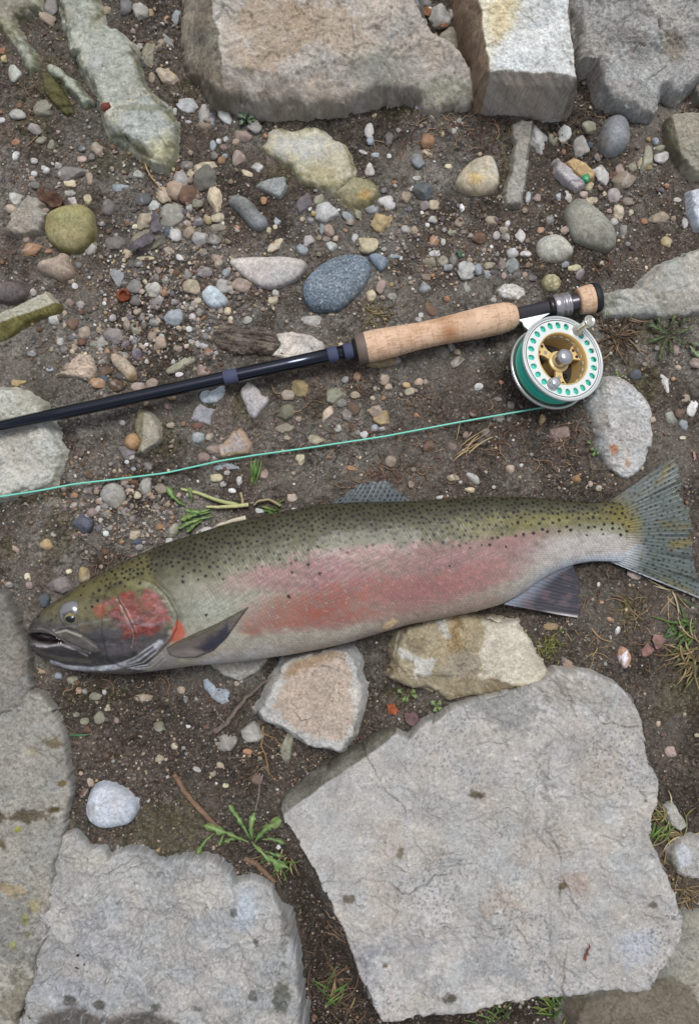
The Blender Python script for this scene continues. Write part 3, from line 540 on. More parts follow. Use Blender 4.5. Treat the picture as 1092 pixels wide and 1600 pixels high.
cobble([(171, 556), (180, 550), (195, 559), (210, 574), (214, 588), (205, 597), (192, 588), (178, 573)], 11, (181, 164, 144), "elongated sandy stone right of the crumbly cream lump", "sandy elongated stone", rough=0.9, patches=[(207, 590, 8, 8, (160, 132, 88), 0.6)])
cobble([(133, 1262), (138, 1240), (152, 1225), (170, 1222), (195, 1234), (216, 1252), (217, 1268), (205, 1289), (180, 1294), (150, 1293), (138, 1281)], 30, (192, 197, 206), "white blue cobble beside the lichen spotted boulder", "white cobble", dome=2.4, veins=(22, (146, 146, 148), 0.55), patches=[(150, 1270, 18, 20, (176, 176, 176), 0.6)])
chip([(319, 1063), (325, 1060), (338, 1075), (350, 1073), (360, 1080), (358, 1096), (346, 1101), (330, 1088), (320, 1076)], 4, (164, 172, 182), "bent blue grey flat stone sunk in soil under the pectoral fin", "bent blue flat stone", edge=6, slope=1.2)
chip([(322, 1030), (345, 1022), (400, 1020), (418, 1030), (405, 1050), (375, 1063), (350, 1054)], 12, (166, 163, 155), "pale slab half hidden under the fish belly left of the pinkish rock", "pale slab under the belly", edge=6)
cobble([(961, 1020), (968, 1008), (980, 1012), (988, 1026), (984, 1040), (976, 1049), (966, 1036)], 10, (172, 138, 118), "brown pebble with a white crystal face in bare soil below the tail", "brown and white pebble", name="pebble", cat="pebble", polys=[([(968, 1024), (980, 1020), (984, 1032), (977, 1050), (968, 1038)], (214, 212, 220), 0.95, 1.5)])
chip([(1042, 1330), (1060, 1311), (1080, 1304), (1120, 1300), (1120, 1372), (1075, 1371), (1056, 1362)], 16, (178, 175, 172), "whitish stone in dry grass at the right edge beside the broad slab", "whitish grass stone", edge=10, patches=[(1065, 1335, 14, 18, (196, 202, 208), 0.7), (1050, 1345, 8, 20, (120, 120, 96), 0.6)])
chip([(1040, 1262), (1049, 1257), (1062, 1272), (1072, 1290), (1062, 1298), (1048, 1290)], 9, (186, 184, 178), "small white stone above the whitish one in dry grass", None)
chip([(1080, 132), (1100, 122), (1120, 125), (1120, 160), (1088, 158)], 22, (128, 124, 116), "small grey rock wedged under the gritty boulder at the right edge", None)
chip([(598, -30), (648, -30), (655, 12), (652, 50), (640, 38), (628, 18)], 60, (138, 136, 136), "grey wedge of stone leaning on the largest boulder's right side", None, zo=50)
cobble([(843, 440), (850, 429), (862, 426), (874, 432), (877, 445), (868, 458), (852, 456)], 15, (176, 170, 140), "mottled cream green round stone behind the reel seat", "mottled round stone", mat='stone', rough=1.2, spots=(7, 0.6, (136, 128, 92), 0.6))
chip([(775, 455), (785, 446), (800, 443), (818, 452), (819, 462), (806, 469), (786, 468)], 11, (206, 204, 200), "knobbly white stone behind the end of the cork grip", "knobbly white stone", rough=1.8)
# ------------------------------------------------------------------ pebbles
PAL = dict(W=((204, 203, 201), "white"), P=((170, 167, 163), "pale grey"), G=((132, 128, 125), "grey"), B=((150, 158, 164), "blue grey"), S=((88, 96, 106), "slate blue"), T=((170, 154, 137), "tan"),
           C=((198, 186, 160), "cream"), K=((160, 142, 133), "pinkish"), N=((112, 89, 76), "brown"), O=((160, 126, 100), "orange"), U=((118, 112, 116), "purple grey"), L=((148, 146, 128), "olive grey"),
           Y=((176, 156, 118), "ochre"), D=((78, 72, 72), "dark"))
# x y rx ry colour shape(r round, a angular) angle
PEB = """24,116,9,13,W,a,10;74,29,13,8,T,r,-25;77,8,11,17,G,r,0;194,6,11,12,U,r,0;219,14,12,14,P,r,30;234,17,6,7,Y,r,0;164,12,9,7,T,r,0;232,81,10,16,L,a,-10;256,54,18,6,P,a,-45;249,66,5,9,T,a,-30;260,116,18,13,T,a,-25;223,94,3,8,S,r,0;67,167,14,13,L,r,0;28,179,13,8,P,r,-15;3,189,6,5,W,r,0;53,201,12,8,P,r,-25;62,218,10,6,L,r,10;79,224,6,8,L,r,0;24,222,7,5,O,r,20;25,242,5,8,W,a,0;148,228,12,9,T,a,-40;127,230,6,5,S,r,0;126,246,7,5,K,r,0;140,242,6,6,G,r,0;68,262,7,7,W,a,0;90,256,6,5,P,a,0;274,23,6,13,B,a,-10;236,117,5,9,T,r,0;260,28,4,6,O,r,0;53,251,6,5,P,r,0;6,82,6,5,O,r,0;9,94,5,6,Y,r,0;217,69,5,5,P,r,0;273,174,4,6,P,r,0
292,160,14,11,W,a,-20;317,170,9,16,P,a,-15;353,180,13,8,W,a,-45;332,185,6,10,S,a,15;317,194,13,6,T,r,0;294,189,5,3,P,r,0;399,200,11,10,P,r,0;379,211,13,9,K,a,-10;333,227,5,8,B,r,0;342,220,4,4,W,r,0;353,217,4,4,W,r,0;349,230,6,5,K,r,0;369,222,6,5,T,r,0;352,243,5,4,B,r,0;346,250,7,6,O,r,0;335,244,6,7,G,r,0;373,245,10,12,K,a,-20;402,261,8,7,W,a,0;385,269,11,5,C,a,-20;293,258,10,9,G,r,0;321,259,19,9,C,a,10;319,277,19,17,G,r,25;281,280,13,12,P,r,0;274,296,15,15,T,r,20;297,280,5,6,K,r,0;298,271,6,5,C,r,0;293,304,14,16,N,r,0;308,304,6,10,N,r,0;337,312,10,18,C,a,10;309,319,9,7,L,r,0;296,324,5,6,P,r,0;265,331,20,18,P,r,0;310,345,10,9,U,r,0;325,343,6,8,Y,r,0;341,341,11,7,C,r,10;341,355,12,7,L,r,10;294,361,9,10,T,a,20;293,348,6,5,K,r,0;315,373,12,12,W,a,0;335,376,11,9,G,r,0;273,364,8,11,W,r,10;371,357,5,5,O,a,0;471,318,12,17,U,a,-35;484,322,4,7,W,r,0;499,310,11,8,L,r,15;510,327,17,15,W,a,0;543,337,10,6,B,r,-30;547,346,7,5,K,r,0;503,358,5,9,B,a,15;515,358,8,9,K,a,0;517,384,9,7,W,a,-20;510,373,6,4,K,r,0;524,372,4,5,T,r,0;498,371,4,5,T,r,0;482,375,8,9,P,a,-40;470,387,10,8,B,a,-20;485,343,5,6,U,r,0;472,341,4,4,C,r,0;489,332,4,4,Y,r,0;433,345,5,7,B,a,30;430,354,4,4,C,r,0;420,358,4,5,C,r,0;431,382,14,6,C,a,30;413,314,5,6,O,r,0;481,187,4,5,B,r,0;494,181,5,4,T,r,0;317,395,9,7,G,r,0;339,404,8,6,K,r,0;283,404,8,5,W,a,-40
577,201,8,13,W,r,0;578,219,6,6,B,r,0;608,216,6,10,U,r,0;668,219,10,12,O,a,20;667,237,11,5,C,a,-35;653,250,9,11,B,r,30;578,263,8,10,W,r,0;568,236,7,3,W,r,-20;587,241,7,4,B,r,0;608,243,4,4,W,r,0;651,278,7,4,P,r,0;616,283,5,3,O,r,0;662,296,14,13,S,a,-20;634,305,8,10,T,r,0;605,314,13,12,W,a,15;582,326,11,7,B,r,0;598,345,16,14,Y,a,0;600,297,5,5,U,r,0;663,319,8,8,G,r,0;678,319,8,8,C,r,0;640,325,5,5,U,r,0;722,324,4,6,W,a,0;676,342,7,6,P,a,0;668,350,4,4,W,r,0;691,341,4,5,D,r,0;560,334,6,7,L,r,0;633,358,8,6,P,a,0;648,358,6,7,T,r,0;573,380,15,12,C,a,0;554,371,5,7,W,a,0;679,375,8,9,O,r,0;707,362,7,6,L,a,0;748,372,11,8,N,r,-10;718,348,7,8,T,a,0;723,363,6,4,K,r,0;812,370,7,13,W,a,15;792,350,5,5,W,a,0;769,344,11,8,T,r,0;775,369,6,7,P,r,0;789,371,7,7,G,r,0;786,360,7,5,T,r,0;692,377,4,6,P,r,0;800,397,8,7,W,a,0;617,399,11,5,B,a,0;678,394,10,6,W,a,0;671,408,10,9,L,a,20;691,406,8,8,L,a,0;708,406,6,8,G,r,0;820,397,9,5,W,a,-20;717,189,5,5,P,a,0;709,205,5,5,P,r,0;691,209,3,5,C,r,0;700,260,5,4,C,r,0;586,178,6,3,C,r,20;652,167,4,4,W,r,0
861,184,19,7,P,r,5;842,214,12,22,W,a,15;863,216,7,11,L,a,30;882,207,9,14,W,a,10;907,228,11,17,P,r,15;921,199,11,9,L,a,-20;938,269,12,17,W,a,20;922,288,9,8,C,a,40;913,303,7,6,K,r,0;886,303,6,11,W,a,30;873,306,4,6,B,r,0;926,313,12,7,C,a,10;977,280,20,14,T,r,20;970,263,7,9,K,r,0;959,273,7,6,N,r,0;990,258,7,7,L,r,-20;1002,252,5,9,C,r,0;1012,244,8,25,L,a,-12;1023,221,6,6,B,r,0;1030,231,9,5,L,r,0;1034,246,11,8,W,r,15;934,245,5,6,G,r,0;961,302,11,12,P,r,0;968,330,8,14,C,r,10;959,346,6,6,P,r,0;975,361,6,11,P,r,-10;882,359,8,7,K,r,0;986,331,4,5,C,r,0;1034,339,17,9,T,a,5;1068,350,5,8,P,r,0;1059,311,7,4,P,r,0;1041,377,9,10,Y,r,0;945,302,4,5,C,r,0;858,345,7,8,G,a,0;825,308,4,9,B,r,-10;844,360,6,5,O,r,0;840,308,5,6,K,r,0;922,226,5,5,S,r,0;980,314,8,7,K,r,0;1006,346,5,5,O,r,0;982,380,5,4,U,r,0
111,268,21,10,G,a,5;138,275,7,9,T,a,0;108,284,9,6,C,r,0;53,271,6,5,W,r,0;53,287,9,6,G,r,-10;107,299,9,5,P,r,0;111,311,8,8,W,a,0;23,311,15,9,W,a,-15;16,324,10,7,T,r,0;135,308,7,7,C,a,0;165,321,10,11,G,a,5;70,327,7,5,K,r,0;138,385,8,13,P,a,-35;178,378,15,11,G,r,0;46,386,15,10,O,a,20;74,391,6,4,O,a,20;41,373,6,5,K,r,0;187,290,13,7,B,a,0;220,308,13,12,S,r,0;239,318,8,10,W,a,0;254,303,9,14,T,r,35;224,343,11,14,C,r,-20;231,374,24,16,L,r,15;261,359,7,9,S,r,0;201,346,8,6,G,a,-20;211,353,5,4,C,r,0;200,396,8,5,C,a,-40;227,403,14,3,C,r,0;181,431,10,15,B,a,25;193,442,7,7,D,r,0;210,448,11,13,G,r,-10;240,451,14,12,P,r,-30;211,470,9,8,G,r,0;245,471,11,10,G,r,0;217,412,7,5,G,r,0;122,414,5,5,G,r,0;116,445,5,5,W,a,0;51,455,5,5,P,a,0;125,475,6,6,P,a,0;108,472,6,6,K,r,0;59,490,5,5,O,r,0;84,498,10,8,W,a,0;259,459,5,5,O,r,0;274,472,7,6,G,r,0;163,474,3,3,W,r,0;158,348,6,4,U,r,0;215,270,10,6,P,a,10
177,524,15,11,G,r,-10;213,513,10,10,L,a,0;199,508,5,9,T,r,0;210,533,6,7,G,r,0;251,535,10,10,T,r,0;240,520,7,12,T,r,-25;242,504,8,8,G,r,0;254,496,7,5,G,r,0;271,493,13,13,B,a,0;222,498,5,5,G,r,0;212,551,8,9,U,a,0;194,555,8,5,G,r,0;163,579,14,8,N,r,20;153,599,12,8,O,r,0;182,602,12,10,N,a,0;161,593,7,6,S,r,0;188,588,6,6,U,r,0;215,605,12,7,K,a,0;237,600,11,8,K,a,15;283,570,21,7,L,a,25;280,585,7,4,W,r,15;318,581,9,9,K,a,20;268,620,7,4,O,r,0;262,634,7,5,K,a,-20;300,448,14,11,C,r,-15;308,469,8,6,C,r,0;351,445,13,11,P,a,0;378,446,15,11,K,r,-25;319,425,12,8,G,r,0;354,426,7,7,B,r,0;341,410,8,8,T,a,20;263,392,6,8,T,r,0;277,427,7,6,N,r,0;295,429,6,7,G,r,0;259,438,7,8,G,r,0;245,435,6,7,G,r,0;296,481,12,4,G,r,0;313,488,5,7,G,r,0;301,495,6,6,P,r,0;345,483,5,8,T,r,10;356,486,6,6,C,r,0;360,497,4,4,C,r,0;387,500,8,6,P,r,20;332,521,5,10,G,a,-10;322,526,6,6,G,r,0;328,550,8,6,O,a,-10;296,515,5,5,W,r,0;319,541,8,5,P,r,-20;278,544,8,6,K,r,0;291,541,5,4,T,r,0;309,538,5,6,P,r,0;299,534,5,4,P,r,0;155,535,9,7,P,a,10;197,536,6,6,U,r,0;179,544,9,4,N,r,0;168,548,5,5,O,r,0;154,515,5,5,T,r,0;176,497,6,6,P,r,0;214,488,6,5,T,r,0;203,495,6,6,U,r,0
112,505,9,9,N,a,0;129,519,10,9,T,a,0;94,533,5,6,P,r,0;100,546,6,6,G,r,0;115,541,7,8,T,a,0;127,534,7,6,N,r,0;149,538,9,6,L,r,10;159,532,6,6,P,r,0;107,574,9,8,T,r,0;49,552,7,6,U,r,0;77,576,6,4,B,r,0;27,597,11,5,Y,a,10;112,529,6,6,U,r,0;61,513,6,4,N,r,0;267,664,7,5,T,r,0;191,660,5,4,P,r,0
196,705,13,11,U,a,-30;232,728,6,7,G,a,30;207,715,4,4,P,r,0;209,733,4,4,B,r,0;139,742,7,7,N,a,0;195,801,7,11,G,r,10;129,817,14,14,S,a,0;137,767,9,6,G,a,-20;146,800,12,7,K,a,0;166,804,10,6,G,r,-30;164,791,7,5,G,r,0;155,783,6,5,T,r,0;155,826,7,7,U,r,0;133,834,7,5,K,r,0;166,834,5,5,W,r,0;210,835,10,8,C,a,15;215,846,8,5,S,r,0;207,810,6,6,G,r,0;216,774,6,6,C,r,0;204,767,7,4,T,r,0;227,758,11,13,P,a,-20;196,752,6,8,K,r,0;209,753,7,5,N,r,0;252,765,10,8,T,a,-30;247,791,9,6,G,r,0;227,817,4,4,P,r,0;251,823,7,6,O,r,0;273,828,9,10,L,r,0;116,789,6,4,T,r,0;84,835,5,5,P,a,0;117,774,5,5,O,r,0;130,787,5,5,N,r,0;165,862,6,5,N,r,0;304,773,9,6,K,r,-10;319,715,9,7,K,r,0;310,685,9,9,B,a,0;309,665,11,6,N,r,15;328,683,6,6,T,r,0;261,634,6,5,K,a,0;338,746,9,7,C,r,0;230,862,10,5,G,a,20;218,855,7,5,G,r,0;265,846,7,6,P,r,0;291,843,8,5,G,r,0;318,832,16,7,W,r,25;345,824,14,6,P,r,20
470,607,14,11,Y,a,-20;451,617,11,8,T,r,0;446,647,13,14,L,a,20;447,669,14,7,L,a,0;467,655,5,4,T,r,0;525,617,12,18,L,a,-35;510,647,8,12,C,a,-20;535,629,8,7,G,r,25;552,639,10,12,N,r,15;542,648,9,10,G,r,0;558,588,7,7,O,r,0;540,593,6,6,P,r,0;555,617,7,6,T,r,0;528,669,6,5,P,a,0;335,703,13,8,K,a,0;494,688,12,8,C,a,-10;469,717,9,9,C,a,0;547,732,10,4,O,a,-15;411,742,7,9,K,a,0;374,751,5,7,W,a,0;363,767,6,4,W,r,0;355,728,21,8,B,a,0;455,778,8,7,T,r,0;405,799,7,5,W,a,0;458,797,4,4,W,r,0;354,739,6,4,P,r,0;349,757,5,5,P,r,0;449,685,5,4,T,r,0;570,678,7,6,W,a,0;559,676,4,5,P,r,0
595,566,20,9,Y,a,10;620,562,8,9,P,a,0;714,565,13,7,L,r,30;654,597,7,6,T,r,0;664,597,5,5,T,r,0;635,602,6,5,Y,r,0;640,611,9,6,C,r,15;747,604,7,6,W,r,0;601,593,7,8,T,r,0;607,604,6,6,T,r,0;587,642,10,9,T,r,0;598,655,14,11,Y,a,30;586,668,6,7,B,r,0;582,622,4,4,C,r,0;599,621,4,4,O,r,0;778,654,10,6,P,r,0;778,623,6,4,G,r,0;798,633,6,6,G,r,0;610,721,9,8,T,r,0;707,747,9,6,T,a,-10;740,747,11,7,W,a,-35;728,680,5,6,K,r,0;707,698,8,8,K,r,0;734,765,8,5,C,r,0;689,777,8,3,W,r,10;796,734,7,7,T,r,0;753,690,12,10,D,a,0;646,734,4,4,T,r,0;642,756,5,6,T,r,0;760,676,8,7,G,r,0;740,646,7,6,N,r,0;669,698,9,8,N,r,0
872,677,15,13,K,a,0;847,655,5,8,Y,r,0;994,587,9,8,S,a,-30;1040,600,5,14,W,a,20;1086,567,9,8,T,r,0;1081,639,8,13,W,r,-25;1048,652,7,12,P,a,20;1068,664,7,8,B,a,10;1061,646,7,7,N,r,0;1070,622,8,6,T,r,0;1059,574,6,4,T,r,0;1066,684,5,3,C,r,0;1058,544,6,8,K,a,0;1052,592,4,4,O,r,0;921,756,4,5,K,r,0;934,763,5,5,T,r,0;900,747,8,6,O,a,0
728,424,12,14,W,r,0;746,421,6,10,B,r,10;800,415,9,13,B,a,25;765,415,8,7,L,a,0;882,413,9,6,B,r,10;897,419,10,5,C,r,10;905,429,6,9,U,r,-15;832,435,6,5,U,r,0;700,418,8,6,B,r,0;806,429,7,5,G,a,30;698,467,5,5,O,r,0;677,485,9,8,N,r,-20;668,478,4,7,O,r,0;693,549,13,11,G,a,0;705,543,6,7,P,r,0;715,550,6,5,C,r,0;729,449,6,8,P,a,0;783,412,6,9,K,a,0;762,429,6,8,B,r,0;664,448,8,10,B,a,0;770,470,6,5,P,r,0;819,431,4,5,T,r,0;786,431,4,6,K,r,0;595,447,7,11,K,r,-15;579,462,8,9,C,r,20;613,463,8,6,P,r,-20;487,500,16,9,P,r,-10;518,490,5,3,C,r,0;426,468,7,7,C,a,0;430,457,5,6,P,r,0;533,539,5,4,C,r,0;612,444,4,4,Y,r,0;654,499,5,5,P,r,0;658,491,4,4,W,r,0;668,432,9,5,T,r,0
70,938,9,10,S,r,0;47,914,7,6,K,r,0;15,914,7,5,G,r,0;45,901,5,6,C,a,0;132,899,8,12,Y,a,0;72,850,10,8,Y,a,-20;26,857,9,4,K,a,-35;97,916,19,12,G,a,10;61,1050,9,6,Y,a,-10;92,1056,7,6,B,r,0;113,1063,9,7,L,r,0;148,1089,9,7,L,r,0;163,1082,4,5,P,r,0;123,1079,5,6,O,r,0;133,1080,5,5,G,r,0;224,1091,13,6,T,r,0;109,893,5,4,C,r,0;283,1078,6,6,T,r,0;291,1093,4,6,G,r,0;370,1068,5,4,T,r,0;353,1162,17,15,P,r,0;396,1147,19,16,P,a,0;448,1168,11,20,L,a,-10;387,1174,8,5,O,r,0;344,1195,6,5,C,a,0;308,1202,7,4,P,r,-30;333,1209,5,5,T,r,0;353,1228,5,4,C,r,0;401,1222,9,9,N,a,0;965,985,4,7,W,a,-15;953,968,6,4,O,r,-20;938,941,5,3,O,r,0;859,979,11,7,Y,a,0;886,1037,14,7,T,r,-30;1028,1131,4,5,T,r,0;1050,1175,9,13,K,a,20;1088,1149,4,4,C,r,0;989,899,11,5,K,r,-20;132,1127,7,6,L,r,0;155,1122,10,11,L,r,0;168,1109,5,4,C,a,0;182,1126,4,5,K,r,0;248,1137,10,8,L,r,-10;250,1185,7,5,T,a,20;273,1165,5,5,C,a,0;140,1225,6,7,T,a,0;129,1241,6,9,N,r,-30;137,1141,7,5,N,r,0;120,1117,5,4,L,r,0;687,24,18,18,P,r,0;698,64,20,20,L,a,0;706,85,10,8,G,r,0;707,20,5,8,P,r,0;663,35,5,8,P,r,0;682,74,8,12,G,r,0;666,4,9,7,G,r,0"""
STONES += [("cork grip", 680, 518), ("reel", 870, 565), ("fish head", 130, 975), ("tail fin", 1030, 820), ("fish back", 420, 830), ("anal fin", 860, 930), ("fish back", 700, 800), ("bark fragment", 385, 530), ("green line", 560, 690), ("green line", 740, 655),
           ("rod", 290, 607), ("rod", 460, 570), ("dandelion", 395, 1320), ("pale plant stems", 330, 800), ("nut shell", 192, 460), ("green glass", 915, 278), ("reel seat", 850, 478), ("dry grass tuft", 1060, 1020), ("dry tuft", 720, 700), ("purple leaf", 232, 372), ("brown leaf", 72, 308), ("red berry", 166, 167)]

def ico(sub):
    bm = bmesh.new(); bmesh.ops.create_icosphere(bm, subdivisions=sub, radius=1)
    V = np.array([v.co[:] for v in bm.verts]); F = np.array([[v.index for v in f.verts] for f in bm.faces]); bm.free(); return V, F
ICO = {k: ico(k) for k in (1, 2, 3, 4)}

def pebble_shape(rx, ry, rz, shape, ang, rg, sub):
    V, F = ICO[sub]; V = V.copy()
    if shape == 'a':
        k = rg.integers(7, 11)
        N = rg.normal(size=(k, 3)); N[:, 2] = np.abs(N[:, 2]) * 0.7; N /= np.linalg.norm(N, axis=1)[:, None]
        N = np.r_[N, [[rg.normal() * 0.12, rg.normal() * 0.12, 1]]]
        h = rg.uniform(0.55, 0.85, len(N)); dots = np.maximum(V @ N.T, 1e-3)
        V = V * np.minimum(1.0, (h / dots).min(1))[:, None] * 1.22
    else:
        p = rg.uniform(2.1, 2.9)
        V = V / ((np.abs(V) ** p).sum(1) ** (1 / p))[:, None]
        V *= 1 + 0.2 * (vn(V[:, 0] * 1.3 + rg.uniform(0, 99), V[:, 1] * 1.1 + V[:, 2], 3))[:, None]
    if shape != 'a':
        N = rg.normal(size=(4, 3)); N /= np.linalg.norm(N, axis=1)[:, None]; h = rg.uniform(0.72, 0.98, 4)
        V = V * np.minimum(1.0, (h / np.maximum(V @ N.T, 1e-3)).min(1))[:, None]
    o = rg.uniform(0, 99)
    V *= (1 + 0.05 * vn(V[:, 0] * 2.6 + o, V[:, 1] * 2.6 + 1.7 * V[:, 2], 9) + 0.04 * vn(V[:, 0] * 6 + o, V[:, 1] * 6 + 4 * V[:, 2], 12))[:, None]
    V = V * (rx, ry, rz)
    a = math.radians(ang); c, s = math.cos(a), math.sin(a)
    return np.c_[V[:, 0] * c - V[:, 1] * s, V[:, 0] * s + V[:, 1] * c, V[:, 2]], F

def pebble_cols(V, base, rg):
    sd = int(rg.integers(1, 9999)); b = lin(base) * (1 + 0.12 * rg.normal()) * (1 + 0.022 * rg.normal(size=3))
    w = rg.uniform(-1, 1, 2)
    n = fbm(V[:, 0] / 7 + V[:, 2] / 9, V[:, 1] / 7 + V[:, 2] / 5, 3, sd); n2 = vn(V[:, 0] / 1.6 + V[:, 2], V[:, 1] / 1.6, sd + 1)
    c = b[None, :] * (1 + 0.24 * n + 0.2 * n2)[:, None]
    if rg.random() < 0.3:
        e = np.abs(V[:, 0] * w[0] + V[:, 1] * w[1] + 2.5 * n + rg.uniform(-3, 3)); k = sm(1.4, 0.4, e)[:, None] * 0.5
        c = c * (1 - k) + lin((205, 200, 195)) * k
    return c

def pebble_list():
    L = []
    for row in PEB.replace("\n", ";").split(";"):
        q = row.split(",")
        L.append((float(q[0]), float(q[1]), float(q[2]), float(q[3]), q[4], q[5], float(q[6])))
    return L

ORD = ["", "second ", "third ", "fourth ", "fifth ", "sixth ", "seventh ", "eighth "]
def build_pebbles():
    L = sorted(pebble_list(), key=lambda p: -p[2] * p[3])
    print("pebbles", len(L))
    made = []; rest = Mix(); used = {}
    big = L[:288]
    lm = STONES
    info = []
    for p in big:
        x, y, rx, ry, ck, sh, an = p
        r = max(rx, ry)
        size = "large" if r > 15 else "small" if r < 8.5 else ""
        form = ("angular" if sh == 'a' else "rounded") if max(rx, ry) / min(rx, ry) < 1.65 else ("sliver shaped" if sh == 'a' else "oval")
        near = sorted(lm, key=lambda s: (s[1] - x) ** 2 + (s[2] - y) ** 2)
        first = near[0]; second = next(s for s in near if s[0] != first[0])
        dx, dy = x - first[1], y - first[2]
        a = math.degrees(math.atan2(-dy, dx)) % 360
        dr = ["right of", "above right of", "above", "above left of", "left of", "below left of", "below", "below right of"][int((a + 22.5) // 45) % 8]
        info.append([p, f"{size} {form} {PAL[ck][1]} pebble".strip(), dr, first, second])
    groups = {}
    for i, q in enumerate(info): groups.setdefault((q[1], q[2], q[3][0]), []).append(i)
    labels = {}
    for (d, dr, f), ids in groups.items():
        if len(ids) == 1: labels[ids[0]] = f"{d} {dr} the {f}"; continue
        ids.sort(key=lambda i: (info[i][0][0] - info[i][3][1]) ** 2 + (info[i][0][1] - info[i][3][2]) ** 2)
        for k, i in enumerate(ids):
            labels[i] = f"{d} {dr} the {f}, {('nearest' if k == 0 else ORD[k] + 'nearest')} to it"
    for i, q in enumerate(info):
        x, y, rx, ry, ck, sh, an = q[0]
        rg = np.random.default_rng(int(x * 31 + y * 17))
        rz = min(rx, ry) * rg.uniform(0.62, 0.85)
        V, F = pebble_shape(rx * 1.02, ry * 1.02, rz, sh, an, rg, 4 if max(rx, ry) > 13 else 3)
        cx, cy = wxy(x, y, rz * 0.6)
        gz = float(ground_z(np.array([cx]), np.array([cy]))[0])
        c = pebble_cols(V, PAL[ck][0], rg)
        k = rg.uniform(0.05, 0.48) * np.clip(0.7 + 0.6 * fbm(V[:, 0] / 6, V[:, 1] / 6, 2, i + 5), 0, 1.6)[:, None]; c = c * (1 - k) + lin((124, 116, 106)) * k
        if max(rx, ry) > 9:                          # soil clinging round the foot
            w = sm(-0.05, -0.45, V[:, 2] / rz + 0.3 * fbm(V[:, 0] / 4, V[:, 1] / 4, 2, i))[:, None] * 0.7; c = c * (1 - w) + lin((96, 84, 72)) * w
        o = mesh("pebble", V, F, c, M['smooth'], None, True, (cx, cy, gz + rz * rg.choice([-0.12, 0.05, 0.2, 0.34])))
        tag(o, labels[i].replace("  ", " "), "pebble", "loose pebbles scattered on the soil")
    return L[288:]

